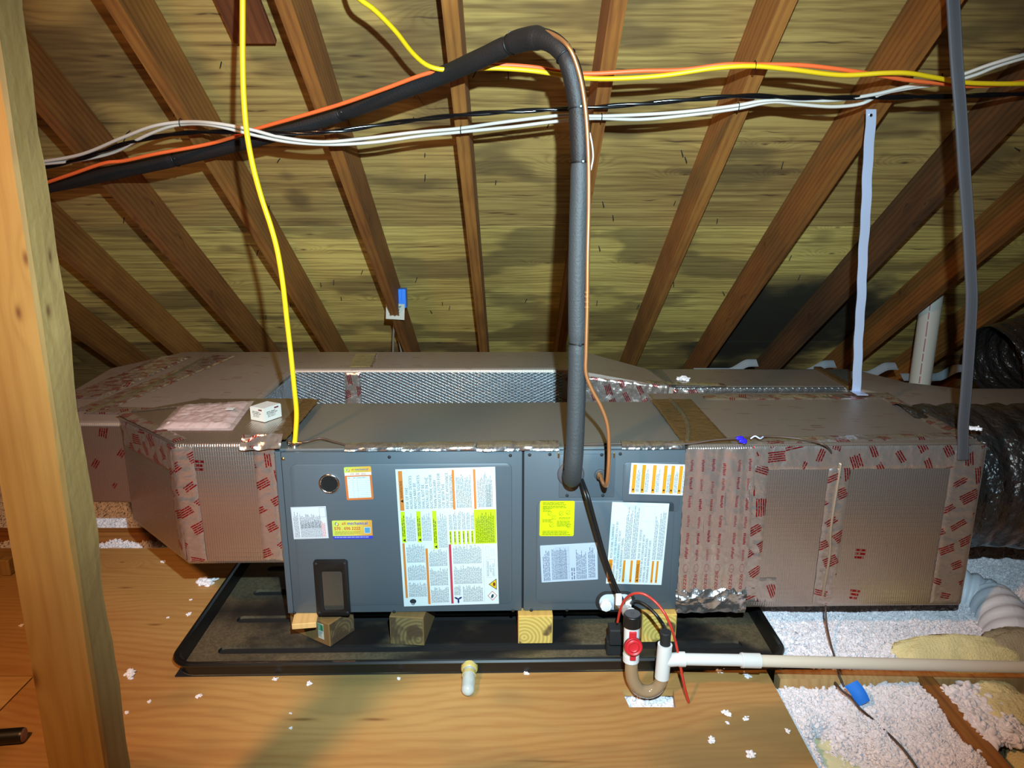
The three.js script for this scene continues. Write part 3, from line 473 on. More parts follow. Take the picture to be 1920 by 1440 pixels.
  sticker('sticker', 'yellow and orange company sticker with blue band', [622, 976], [697, 975], [625, 1011], paper(PRINT.company), 0.003);
  sticker('sticker', 'grey white rating label with sideways print', [546, 951], [612, 949], [550, 1011], paper(PRINT.rating));
  sticker('sticker', 'large white warning label with orange, yellow and red blocks', [743, 880], [930, 875], [756, 1137], paper(PRINT.warning));
  sticker('sticker', 'white label with six orange caution bars', [1183, 868], [1285, 871], [1180, 926], paper(PRINT.cautions));
  sticker('sticker', 'bright yellow instruction sticker', [1012, 939], [1077, 939], [1012, 1005], paper(PRINT.yellow), 0.004);
  sticker('sticker', 'pale blue grey rating plate sticker', [1011, 1023], [1118, 1017], [1017, 1092], paper(PRINT.plateTag), 0.002);
  sticker('sticker', 'white fire warning label with sideways text', [1146, 941], [1253, 944], [1138, 1094], paper(PRINT.fire));
  // condensate port
  { const a = P(1117, 1108), b = P(1190, 1145), c0 = V((a.x + b.x) / 2, (a.y + b.y) / 2, 0), ww = b.x - a.x, hh = a.y - b.y;
    mesh('drain_port_rim', plate(roundRect(ww, hh, hh * 0.49, c0.x, c0.y), 0.004, 0.001, 0.001), M.blackMatte, unit);
    mesh('drain_port', plate(roundRect(ww * 0.82, hh * 0.76, hh * 0.37, c0.x, c0.y), 0.004, 0.001, 0.0025), std({ color: 0xa9b8c6, roughness: 0.5 }), unit).userData.label = 'pale drain pan face behind the opening';
    const p = P(1135, 1130); mesh('drain_plug', lathe([[0, 0.016], [0.014, 0.016], [0.0165, 0.013], [0.0165, 0]], [p.x, p.y, 0.005], [Math.PI / 2, 0, 0], 8), M.white, unit).userData.label = 'white hexagonal drain plug'; }
  // tape that holds the control wire along the top front edge
  const bead = (u0, u1, r, mat, label) => { const a = P(u0, 838), b = P(u1, 838), n = 60, pos = [], ix = [];
    for (let i = 0; i <= n; i++) for (let j = 0; j <= 10; j++) { const t = Math.PI * j / 10, q = r * (1 + 0.35 * (fbm(i * 0.13, j * 0.3, u0, 3) - 0.5)); pos.push(a.x + (b.x - a.x) * i / n, UY1 + 0.001 + q * Math.sin(t) * 0.75, -0.016 + 1.25 * q * Math.cos(t)); if (i < n && j < 10) { const k = i * 11 + j; ix.push(k, k + 1, k + 12, k, k + 12, k + 11); } }
    let g = new THREE.BufferGeometry(); g.setAttribute('position', new THREE.Float32BufferAttribute(pos, 3)); g.setIndex(ix); g.computeVertexNormals(); g = boxUV(g); g.computeVertexNormals(); mesh('foil_tape', g, mat, unit).userData.label = label; };
  bead(646, 890, 0.018, M.silver, 'crinkled foil tape over the wire'); bead(894, 1048, 0.021, M.silver, 'bright crinkled foil tape over the wire'); bead(1166, 1284, 0.017, M.silver, 'short foil tape over the wire');
  // cable clamp for the yellow cable
  { const p = hitLY(552, 838, UY1); mesh('cable_clamp', [cyl(0.011, 0.011, 0.012, [p.x, UY1 + 0.007, p.z], 16), cyl(0.014, 0.014, 0.004, [p.x, UY1 + 0.003, p.z], 6), box(0.034, 0.005, 0.008, p.x + 0.004, UY1 + 0.011, p.z, 0.001), cyl(0.003, 0.003, 0.012, [p.x - 0.014, UY1 + 0.013, p.z], 8)], M.chrome, unit); }
}

// ------------------------------------------------------------------ foil-faced ducts
// a length of tape laid on a face: a, b ends of its centre line, n face normal
function tapeGeo(a, b, width, n, amp = 0.0016, seed = 1) {
  const L = a.distanceTo(b), d = b.clone().sub(a).normalize(), s = d.clone().cross(n).normalize(), nx = Math.max(2, Math.round(L / 0.006)), ny = Math.max(2, Math.round(width / 0.006)), pos = [], uv = [], ix = [];
  for (let i = 0; i <= nx; i++) for (let j = 0; j <= ny; j++) {
    const edge = i === 0 || j === 0 || i === nx || j === ny, h = edge ? 0.0004 : 0.0012 + amp * fbm(i * 0.5 + seed, j * 0.22, seed, 3), wob = (j === 0 || j === ny) ? 0.002 * (vn(i * 0.6, j, seed + 2) - 0.5) : 0;
    const p = a.clone().addScaledVector(d, L * i / nx).addScaledVector(s, width * (j / ny - 0.5) + wob).addScaledVector(n, h); pos.push(p.x, p.y, p.z); uv.push(L * i / nx + seed * 0.37, width * j / ny + seed * 0.21);
    if (i < nx && j < ny) { const k = i * (ny + 1) + j; ix.push(k, k + ny + 1, k + ny + 2, k, k + ny + 2, k + 1); }
  }
  const g = new THREE.BufferGeometry(); g.setAttribute('position', new THREE.Float32BufferAttribute(pos, 3)); g.setAttribute('uv', new THREE.Float32BufferAttribute(uv, 2)); g.setIndex(ix); g.computeVertexNormals();
  const q = g.attributes.normal; if (V(q.getX(nx), q.getY(nx), q.getZ(nx)).dot(n) < 0) { const f = []; for (let i = 0; i < ix.length; i += 3) f.push(ix[i], ix[i + 2], ix[i + 1]); g.setIndex(f); g.computeVertexNormals(); }
  return g;
}
const ZP = V(0, 0, 1), YP = V(0, 1, 0);
{ // plenum on the coil end
  const t = thing('duct_plenum', 'square foil-faced duct plenum with red printed tape, hung by the metal strap', 'duct', UO.toArray(), YAW);
  const xr = (hitL(1838, 828).x + hitL(1815, 1140).x) / 2, x0 = UX1 + 0.002, y1 = UY1 + 0.006, y0 = UY0 + 0.001, xm = hitL(1558, 1000).x, xb = hitL(1400, 1000).x;
  const zb = -0.512;
  mesh('duct_board', prism([[x0, -0.002], [xr, -0.002], [xr + 0.01, zb], [x0, zb]], y0, y1, 0.010), M.foil, t);
  const front = (a, b, w, amp, seed, mat = M.tape) => mesh('foil_tape', tapeGeo(V(...a), V(...b), w, ZP, amp, seed), mat, t);
  front([xb - 0.002, y1 - 0.033, -0.002], [xr - 0.005, y1 - 0.033, -0.002], 0.062, 0.003, 1);
  front([xm, y0 + 0.012, -0.0012], [xm + 0.004, y1 - 0.06, -0.0012], 0.055, 0.003, 2);
  front([xr - 0.045, y0 + 0.01, -0.0008], [xr - 0.045, y1 - 0.01, -0.0008], 0.080, 0.003, 3);
  front([xb + 0.022, y0 + 0.02, -0.0012], [xb + 0.022, y1 - 0.05, -0.0012], 0.045, 0.004, 4);
  front([xb + 0.09, y0 + 0.055, -0.0014], [xb + 0.01, y0 + 0.055, -0.0014], 0.07, 0.002, 5);
  const dt = mesh('foil_tape', tapeGeo(V((x0 + xb) / 2, y0 - 0.004, -0.001), V((x0 + xb) / 2, y1 - 0.004, -0.001), xb - x0 + 0.012, ZP, 0.0, 6), M.dateTape, t); dt.userData.label = 'crumpled foil tape with a printed red date';
  { const g = dt.geometry, p = g.attributes.position, uv = g.attributes.uv; for (let i = 0; i < p.count; i++) { uv.setXY(i, p.getX(i) - x0, p.getY(i) - y0); p.setZ(i, p.getZ(i) + 0.011 * fbm(p.getX(i) * 60, p.getY(i) * 3.5, 66, 2) + 0.004 * fbm(p.getX(i) * 90, p.getY(i) * 40, 67, 3)); } g.computeVertexNormals(); }
  mesh('wrinkled_ridge', [0.30, 0.62, 0.98].map((f, i) => { const x = x0 + (xb - x0) * f; return tube([V(x, y0 + 0.12, 0.001), V(x + 0.003, y0 + 0.2, 0.003), V(x - 0.002, y1 - 0.12, 0.004), V(x + 0.004, y1 - 0.03, 0.001)], 0.0045, 30, 6); }), M.silver, t);
  mesh('crumpled_foil', (() => { let g = new THREE.PlaneGeometry(xb - x0 + 0.02, 0.07, 40, 16); const p = g.attributes.position; for (let i = 0; i < p.count; i++) { const x = p.getX(i), y = p.getY(i); p.setZ(i, 0.018 * (1 - Math.abs(2 * fbm(x * 20, y * 26, 4, 2) - 1)) * (1 - (y / 0.04) ** 2 * 0.6)); p.setY(i, y + 0.01 * (fbm(x * 50, y * 20, 9, 2) - 0.5)); } g.translate((x0 + xb) / 2, y0 + 0.03, 0.0); g = boxUV(g); g.computeVertexNormals(); return g; })(), M.silver, t);
  mesh('top_face', box(xr - x0 - 0.02, 0.001, -zb - 0.02, (xr + x0) / 2, y1 + 0.0003, zb / 2), M.foilTop, t);
  mesh('foil_tape', tapeGeo(V(xr - 0.01, y1 + 0.0005, -0.07), V(x0 + 0.14, y1 + 0.0005, -0.035), 0.05, YP, 0.003, 7), M.tape, t);
  mesh('foil_tape', tapeGeo(V(x0 + 0.16, y1 + 0.0005, zb + 0.06), V(xr - 0.01, y1 + 0.0005, zb + 0.06), 0.06, YP, 0.003, 8), M.tape, t);
  mesh('foil_tape', tapeGeo(V(xr - 0.03, y1 + 0.0006, -0.05), V(xr - 0.03, y1 + 0.0006, zb + 0.03), 0.05, YP, 0.003, 9), M.tape, t);
  // brown sealed strip where the plenum meets the cabinet
  mesh('sealing_strip', tapeGeo(V(x0 + 0.055, y1 + 0.0008, -0.02), V(x0 + 0.055, y1 + 0.0008, -UD + 0.0), 0.125, YP, 0.004, 12), M.brownTape, t).userData.label = 'brown sealed strip beside the cabinet';
  mesh('mastic_bead', tube([V(x0 + 0.005, y1 + 0.002, -0.03), V(x0 + 0.03, y1 + 0.003, -0.12), V(x0 + 0.05, y1 + 0.003, -0.25), V(x0 + 0.05, y1 + 0.003, -UD + 0.01)], 0.007, 50, 6), M.mastic, t);
  // the seam pleat down the middle
  mesh('seam_pleat', tube([V(xm + 0.004, y1 - 0.05, 0.002), V(xm - 0.003, (y0 + y1) / 2, 0.004), V(xm + 0.002, y0 + 0.16, 0.003), V(xm - 0.004, y0 + 0.04, 0.003)], 0.0035, 50, 8), std({ color: 0xb9a48c, roughness: 0.4, metalness: 0.75 }), t);
}
{ // plenum on the blower end, its outer corner cut back at an angle
  const t = thing('duct_plenum', 'foil duct plenum with an angled end, carrying the plastic bag and small carton', 'duct', UO.toArray(), YAW);
  const y1 = UY1 + 0.020, y0 = hitL(450, 1059, -0.01).y, x1 = UX0 - 0.001;
  const a = hitL(338, 935, -0.012), b = loc(at(238, 885, -2.02)), c = hitLY(345, 760, y1), fz = -0.012;
  mesh('duct_board', prism([[a.x, fz], [x1, fz], [x1, -UD], [c.x + 0.02, -UD], [b.x, b.z]].map(([x, z]) => [x, z]), y0, y1, 0.010), M.foil, t);
  const nb = V(-(a.z - b.z), 0, (a.x - b.x)).normalize(); if (nb.z < 0) nb.multiplyScalar(-1);
  const A = V(a.x, 0, fz), B = V(b.x, 0, b.z), on = (f, y) => A.clone().lerp(B, f).setY(y).addScaledVector(nb, 0.0005);
  const tp = (g, m = M.tape) => mesh('foil_tape', g, m, t);
  tp(tapeGeo(V(a.x + 0.025, y0 + 0.01, fz + 0.0005), V(a.x + 0.02, y1 - 0.01, fz + 0.0005), 0.05, ZP, 0.004, 21));
  tp(tapeGeo(on(0.06, y0 + 0.012), on(0.06, y1 - 0.012), 0.04, nb, 0.004, 22));
  tp(tapeGeo(on(0.02, y1 - 0.045), on(0.96, y1 - 0.055), 0.075, nb, 0.006, 23));
  tp(tapeGeo(V(x1 - 0.028, y0 + 0.01, fz + 0.0005), V(x1 - 0.028, y1 - 0.01, fz + 0.0005), 0.05, ZP, 0.003, 24));
  tp(tapeGeo(V(x1 - 0.002, y1 + 0.0005, -0.03), V(x1 - 0.002, y1 + 0.0005, -UD + 0.03), 0.05, YP, 0.004, 25), M.brownTape);
  tp(tapeGeo(V(a.x + 0.01, y1 + 0.0005, -0.03), V(b.x + 0.01, y1 + 0.0005, b.z + 0.0), 0.035, YP, 0.004, 26));
  tp(tapeGeo(V(b.x + 0.03, y1 + 0.0008, b.z - 0.01), V(c.x, y1 + 0.0008, c.z + 0.01), 0.018, YP, 0.003, 27), M.silver);
  mesh('crumpled_foil', (() => { let g = new THREE.PlaneGeometry(0.10, 0.045, 40, 14); const p = g.attributes.position; for (let i = 0; i < p.count; i++) p.setZ(i, 0.014 * (1 - Math.abs(2 * fbm(p.getX(i) * 28, p.getY(i) * 30, 14, 2) - 1))); g.rotateX(-0.9); g.translate(x1 - 0.03, y1 - 0.004, fz + 0.001); g = boxUV(g); g.computeVertexNormals(); return g; })(), M.tape, t);
}
const TY = 0.54; // top of the trunk behind
{
  const t = thing('foil_duct', 'long foil duct trunk running behind the air handler and turning at the yellow cable', 'duct');
  const P = (u, v) => { const p = atY(u, v, TY); return [p.x, p.z]; };
  const fL = P(548, 692), fR = P(1075, 690), bR = P(1092, 659), bL = P(345, 659), e0 = P(480, 762), dz = fL[1];
  // the elbow at the outer corner bulges
  mesh('duct_board', prism([fL, fR, [bR[0], bR[1]], bL, P(205, 690), P(137, 730), P(147, 790), [P(147, 790)[0] + 0.36, P(147, 790)[1] + 0.01], [fL[0] + 0.012, e0[1] + 0.05]], 0.288, TY, 0.012), M.foilPlain, t);
  const fy = TY - 0.012;
  const face = mesh('foil_face', (() => { const g = new THREE.PlaneGeometry(fR[0] - fL[0] - 0.01, TY - 0.31, 1, 1); g.translate((fL[0] + fR[0]) / 2, (TY + 0.285) / 2, dz + 0.002); return boxUV(g); })(), M.scrim, t); face.userData.label = 'silver face with a diamond scrim pattern';
  const side = mesh('foil_face', box(0.002, TY - 0.31, 0.40, fL[0] + 0.012, (TY + 0.285) / 2, dz + 0.21), M.scrim, t); side.userData.label = 'silver side of the elbow';
  const tp = (g, m = M.tape) => mesh('foil_tape', g, m, t);
  for (const u of [662]) { const x = P(u, 690)[0]; tp(tapeGeo(V(x, 0.24, dz + 0.0035), V(x, fy, dz + 0.0035), 0.06, ZP, 0.005, u)); }
  tp(tapeGeo(V(P(675, 690)[0], TY, dz - 0.03), V(P(675, 690)[0] - 0.02, TY, dz - 0.27), 0.09, YP, 0.003, 33), M.silver);
  const q0 = P(160, 775), q1 = P(420, 668); tp(tapeGeo(V(q0[0], TY + 0.0005, q0[1] - 0.02), V(q1[0], TY + 0.0005, q1[1]), 0.10, YP, 0.005, 34)); tp(tapeGeo(V(q0[0] - 0.10, TY + 0.0005, q0[1] - 0.16), V(q1[0] - 0.18, TY + 0.0005, q1[1] + 0.02), 0.12, YP, 0.008, 35));
  tp(tapeGeo(V(q0[0] + 0.0, TY + 0.0008, q0[1] - 0.03), V(q0[0] + 0.35, TY + 0.0008, q0[1] + 0.0), 0.07, YP, 0.004, 36));
  { const A = V(P(147, 790)[0] + 0.008, 0, P(147, 790)[1] + 0.001), B = A.clone().add(V(0.345, 0, 0.0095)), g = new THREE.PlaneGeometry(A.distanceTo(B), TY - 0.31); g.rotateY(-0.027); g.translate((A.x + B.x) / 2, (TY + 0.285) / 2, (A.z + B.z) / 2 + 0.003); mesh('foil_face', boxUV(g), M.foilMarked, t).userData.label = 'front of the elbow with slanted red marks'; }
  mesh('seam_bead', tube([V(q0[0] + 0.01, TY + 0.003, q0[1] - 0.005), V((q0[0] + q1[0]) / 2, TY + 0.004, (q0[1] + q1[1]) / 2 + 0.01), V(q1[0] - 0.06, TY + 0.003, q1[1] + 0.05)], 0.006, 40, 6), M.mastic, t);
  tp(tapeGeo(V(fR[0] - 0.015, 0.26, dz + 0.004), V(fR[0] - 0.015, fy, dz + 0.004), 0.05, ZP, 0.003, 39));
}
const TY2 = 0.48;
{ // reducer and the smaller trunk beyond it
  const t = thing('foil_duct', 'lower foil duct stepping down behind the insulated pipe towards the metal strap', 'duct');
  const p = (u, v, y) => { const q = atY(u, v, y); return q; };
  const a = p(1078, 690, TY), b = p(1092, 659, TY), c = p(1262, 727, TY2), d = p(1212, 692, TY2), e = p(1592, 723, TY2), f = p(1592, 692, TY2);
  c.z = -2.64; e.z = c.z; d.z = f.z = -2.94;
  const quadPrism = (A, B, C, D, y0) => { // A front-left, B front-right, C back-right, D back-left tops
    const pts = [A, B, C, D], bot = pts.map((q) => V(q.x, y0, q.z)), pos = []; const quad = (i, j, k, l) => pos.push(...i.toArray(), ...j.toArray(), ...k.toArray(), ...i.toArray(), ...k.toArray(), ...l.toArray());
    quad(A, B, C, D); for (let i = 0; i < 4; i++) { const j = (i + 1) % 4; quad(bot[i], bot[j], pts[j], pts[i]); } quad(bot[3], bot[2], bot[1], bot[0]);
    let g = new THREE.BufferGeometry(); g.setAttribute('position', new THREE.Float32BufferAttribute(pos, 3)); g.computeVertexNormals(); return boxUV(g);
  };
  mesh('reducer', quadPrism(V(a.x, TY, -2.665), c, d, V(b.x, TY, b.z), 0.22), M.foilPlain, t);
  mesh('duct_board', prism([[c.x, c.z], [e.x, e.z], [f.x, f.z], [d.x, d.z]], 0.24, TY2, 0.006), M.scrim, t);
  const n1 = V(c.z + 2.665, 0, c.x - a.x).normalize(); const A1 = V(a.x + 0.02, 0, -2.664), C1 = V(c.x - 0.02, 0, c.z);
  const dirU = V(c.x - a.x, TY2 - TY, c.z + 2.665), nn = dirU.clone().cross(V(0, 1, 0)).normalize().multiplyScalar(1); if (nn.z < 0) nn.multiplyScalar(-1);
  mesh('foil_tape', tapeGeo(A1.clone().setY(TY - 0.09).addScaledVector(nn, 0.002), C1.clone().setY(TY2 - 0.06).addScaledVector(nn, 0.002), 0.14, nn, 0.008, 41), M.tape, t);
  mesh('foil_tape', tapeGeo(V(c.x, TY2 - 0.06, c.z + 0.004), V(c.x + 0.12, TY2 - 0.06, c.z + 0.004), 0.11, ZP, 0.008, 42), M.tape, t);
  mesh('foil_tape', tapeGeo(V(c.x - 0.1, TY2 + 0.012, c.z - 0.03), V(c.x + 0.2, TY2 + 0.001, c.z - 0.03), 0.04, YP, 0.006, 43), M.silver, t);
  mesh('foil_tape', tapeGeo(V(c.x + 0.02, TY2 - 0.022, c.z + 0.003), V(e.x - 0.02, TY2 - 0.022, e.z + 0.003), 0.04, ZP, 0.002, 44), M.silver, t).userData.label = 'bright silver edge';
  mesh('top_face', box(e.x - c.x - 0.03, 0.001, 0.26, (c.x + e.x) / 2, TY2 + 0.0004, -2.79), M.foilTop, t);
  mesh('end_strip', box(0.03, 0.014, 0.31, e.x - 0.01, TY2 + 0.002, -2.79, 0.002), M.brownTape, t);
  // turn towards the supply runs
  const Q = (u, v) => { const q = atY(u, v, TY2); return [q.x, q.z]; };
  mesh('turn_section', prism([[e.x + 0.002, e.z], Q(1640, 735), Q(1700, 760), Q(1790, 772), Q(1985, 768), Q(1990, 728), Q(1800, 727), Q(1700, 716), [f.x + 0.02, f.z]], 0.26, TY2, 0.012), M.foilPlain, t);
}

// ------------------------------------------------------------------ things lying on the plenum
{
  const y = UY1 + 0.0215;
  const t = thing('document_bag', 'crumpled clear plastic bag holding papers, lying on the foil plenum', 'bag', [0, 0, 0]);
  const c = [[290, 808], [335, 762], [477, 752], [436, 808]].map(([u, v]) => atY(u, v, y));
  const lump = (inset, h, seed, amp) => { const n = 36, pos = [], ix = [], uv = []; for (let s = 0; s < 2; s++) for (let i = 0; i <= n; i++) for (let j = 0; j <= n; j++) { const a = inset + (1 - 2 * inset) * i / n, b = inset + (1 - 2 * inset) * j / n, p = c[0].clone().lerp(c[3], a).lerp(c[1].clone().lerp(c[2], a), b), e = Math.min(i, n - i, j, n - j) / n, k = Math.min(1, e * 8); p.y += 0.001 + (s ? 0 : k * (h + amp * (1 - Math.abs(2 * fbm(i * 0.22, j * 0.3, seed, 4) - 1)))); pos.push(p.x, p.y, p.z); uv.push(a * 0.2, b * 0.2); if (i < n && j < n) { const q = s * (n + 1) ** 2 + i * (n + 1) + j; s ? ix.push(q, q + n + 2, q + n + 1, q, q + 1, q + n + 2) : ix.push(q, q + n + 1, q + n + 2, q, q + n + 2, q + 1); } } const g = new THREE.BufferGeometry(); g.setAttribute('position', new THREE.Float32BufferAttribute(pos, 3)); g.setAttribute('uv', new THREE.Float32BufferAttribute(uv, 2)); g.setIndex(ix); g.computeVertexNormals(); return g; };
  mesh('papers', lump(0.07, 0.004, 3, 0.004), std({ color: 0xcdbfbd, roughness: 0.6 }), t);
  mesh('bag_film', lump(0, 0.005, 8, 0.008), phys({ color: 0xf4e6e4, roughness: 0.12, transmission: 0.75, thickness: 0, ior: 1.45, bumpMap: crumple, bumpScale: 0.004 }), t);
  const lb = atY(432, 766, y + 0.017); mesh('paper_slip', box(0.022, 0.001, 0.02, lb.x, lb.y, lb.z), M.white, t);
}
{
  const p = atY(497, 786, UY1 + 0.0215), g = thing('carton', 'small white carton on the plenum beside the yellow cable', 'box', [p.x, UY1 + 0.0215, p.z - 0.012], -0.5);
  const m = paper(PRINT.carton); const b = new THREE.BoxGeometry(0.052, 0.036, 0.062); b.translate(0, 0.018, 0); mesh('carton_body', b, m, g);
  mesh('flap', box(0.050, 0.0015, 0.060, 0, 0.0368, 0, 0.0005), M.white, g);
}

// ------------------------------------------------------------------ pan and blocks
const PANX0 = -0.86, PANX1 = 0.70, PANF = 0.140, PANB = -0.50;
{
  const t = thing('drain_pan', 'wide shallow black plastic drain pan under the air handler, dusty inside', 'drain pan', UO.toArray(), YAW);
  const w = PANX1 - PANX0, d = PANF - PANB, cx = (PANX0 + PANX1) / 2, cz = (PANF + PANB) / 2;
  const rr2 = (w, h, r) => roundRect(w, h, r);
  // wall: loft between rings
  const ringPts = (inset, r) => rr2(w - 2 * inset, d - 2 * inset, r).getPoints(10).slice(0, -1);
  const loft = (levels) => { const rs = levels.map(([inset, y, r]) => ringPts(inset, r).map((p) => V(p.x + cx, y, -p.y + cz))), n = rs[0].length, pos = [], ix = []; rs.forEach((r) => r.forEach((p) => pos.push(p.x, p.y, p.z))); for (let k = 0; k < rs.length - 1; k++) for (let i = 0; i < n; i++) { const a = k * n + i, b = k * n + (i + 1) % n; ix.push(a, b, b + n, a, b + n, a + n); } let g = new THREE.BufferGeometry(); g.setAttribute('position', new THREE.Float32BufferAttribute(pos, 3)); g.setIndex(ix); g = boxUV(g); return toCreasedNormals(g, 0.6); };
  const panMat = std({ color: 0x121110, roughness: 0.34 });
  mesh('pan_wall', loft([[0.016, 0.001, 0.05], [0.010, 0.033, 0.052], [0.002, 0.036, 0.06], [0, 0.041, 0.062], [0.003, 0.046, 0.058], [0.009, 0.047, 0.054], [0.015, 0.044, 0.05], [0.024, 0.012, 0.045]]), panMat, t);
  const fl = rr2(w - 0.03, d - 0.03, 0.05);
  for (let k = 0; k < 4; k++) { const z = 0.030 - k * 0.145; const inset = 0.09; const L = w - 2 * inset; const h = roundRect(L, 0.034, 0.0168, 0, -(z - cz)); fl.holes.push(new THREE.Path(h.getPoints(8))); }
  const g1 = new THREE.ExtrudeGeometry(fl, { depth: 0.008, bevelEnabled: false, curveSegments: 6 }); g1.rotateX(-Math.PI / 2); g1.translate(cx, 0.004, cz);
  const dust = dataTex(900, 400, w, d, (x, y) => { const q = sstep(0.34, 0.60, fbm(x * 4.5, y * 7, 91, 4)) * sstep(0.0, 0.16, y + 0.1 * fbm(x * 9, 1, 92)), f = vn(x * 240, y * 240, 93); return mix([22, 20, 19], mix([96, 84, 62], [134, 116, 84], f), clamp(q * 0.72)); });
  mesh('pan_floor', boxUV(g1, -PANX0, 0.16), std({ map: dust, roughness: 0.55 }), t);
  mesh('pan_underside', box(w - 0.03, 0.003, d - 0.03, cx, 0.0025, cz), M.blackMatte, t);
  // outlet with its clear stub
  const p = hitL(880, 1250, PANF + 0.0); mesh('outlet_collar', lathe([[0.011, 0.012], [0.0185, 0.012], [0.021, 0.007], [0.021, -0.004]], [p.x, 0.026, PANF - 0.006], [Math.PI / 2 + 0.35, 0, 0], 24), M.yellowCollar, t);
  const a = V(p.x, 0.027, PANF - 0.004), b = V(p.x - 0.001, 0.0175, PANF + 0.068); mesh('outlet_stub', [between(a, b, 0.0155), (() => { const s = new THREE.SphereGeometry(0.0158, 20, 14); s.translate(b.x, b.y, b.z); return s; })()], M.clearCap, t).userData.label = 'clear plastic drain stub';
  const c2 = a.clone().lerp(b, 0.3); mesh('stub_band', (() => { const d2 = b.clone().sub(a).normalize(); return between(c2, c2.clone().addScaledVector(d2, 0.008), 0.0172); })(), M.yellowCollar, t);
}
{
  const endGrain = (seed) => dataTex(160, 160, 0.1, 0.1, (x, y) => { const dx = x - 0.05 - 0.03 * (seed % 3 - 1), dy = y - 0.02, r = Math.hypot(dx, dy) + 0.004 * fbm(x * 40, y * 40, seed, 3), ring = 0.5 + 0.5 * Math.sin(r * 620); const c = mix(seed === 1 ? [104, 84, 52] : seed === 2 ? [118, 100, 58] : [206, 178, 92], seed === 1 ? [70, 50, 28] : seed === 2 ? [80, 62, 34] : [160, 128, 56], ring * 0.7); return mix(c, [62, 44, 24], 0.8 * sstep(0.55, 0.7, fbm(x * 26, y * 26, seed + 5, 3))); });
  const H0 = 0.013, hh = UY0 - H0, wd = 0.092;
  const rows = [[592, 1193, 1, 0.98, 'dark weathered wood block turned at an angle, with a green and white tag'], [769, 1185, 2, -0.12, 'grey brown wood block under the middle of the blower section'], [1004, 1180, 3, 0, 'pale yellow wood block with clear growth rings'], [1236, 1178, 4, 0, 'yellow wood block partly hidden behind the white drain trap']];
  for (const [u, v, s, turn, label] of rows) {
    const p = hitL(u, v, 0.02), t = thing('wood_block', label, 'wood block', loc2world(p.x, H0, -0.055), YAW + turn, 'wood blocks under the air handler');
    const tall = s === 1 ? hh - 0.016 : hh - 0.0005;
    const g = new RoundedBoxGeometry(wd, tall, 0.15, 2, 0.003); g.translate(0, tall / 2, 0); mesh('timber', boxUV(g), s > 2 ? std({ map: TEX.post, color: new THREE.Color(0.8, 0.78, 0.5), roughness: 0.8 }) : std({ map: TEX.post, color: new THREE.Color(0.26, 0.24, 0.18), roughness: 0.85 }), t);
    const e = new THREE.BoxGeometry(wd - 0.006, tall - 0.006, 0.002); e.translate(0, tall / 2, 0.0752); mesh('end_grain', boxUV(e, 0.05, 0), std({ map: endGrain(s), roughness: 0.85 }), t);
    if (s === 1) { mesh('tag', box(0.018, 0.042, 0.0006, -wd / 2 - 0.0006, tall - 0.03, 0.02).rotateY(0), paper(PRINT.lumberTag), t); t.children[t.children.length - 1].geometry = (() => { const q = new THREE.BoxGeometry(0.0008, 0.044, 0.02); q.translate(-wd / 2 - 0.0006, tall - 0.03, 0.045); return q; })(); t.children[t.children.length - 1].userData.label = 'green and white lumber tag'; }
  }
  const p = hitL(567, 1166, 0.03), s = thing('shim', 'short tan wood shim wedged between the tagged block and cabinet', 'shim', loc2world(p.x, UY0 - 0.0158, -0.02), YAW + 0.12);
  mesh('shim_board', (() => { const g = new RoundedBoxGeometry(0.062, 0.0155, 0.13, 2, 0.002); g.translate(0, 0.0076, 0); return boxUV(g); })(), std({ map: TEX.post, roughness: 0.7 }), s);
}
function loc2world(x, y, z) { return V(x, y, z).applyQuaternion(uq).add(UO).toArray(); }

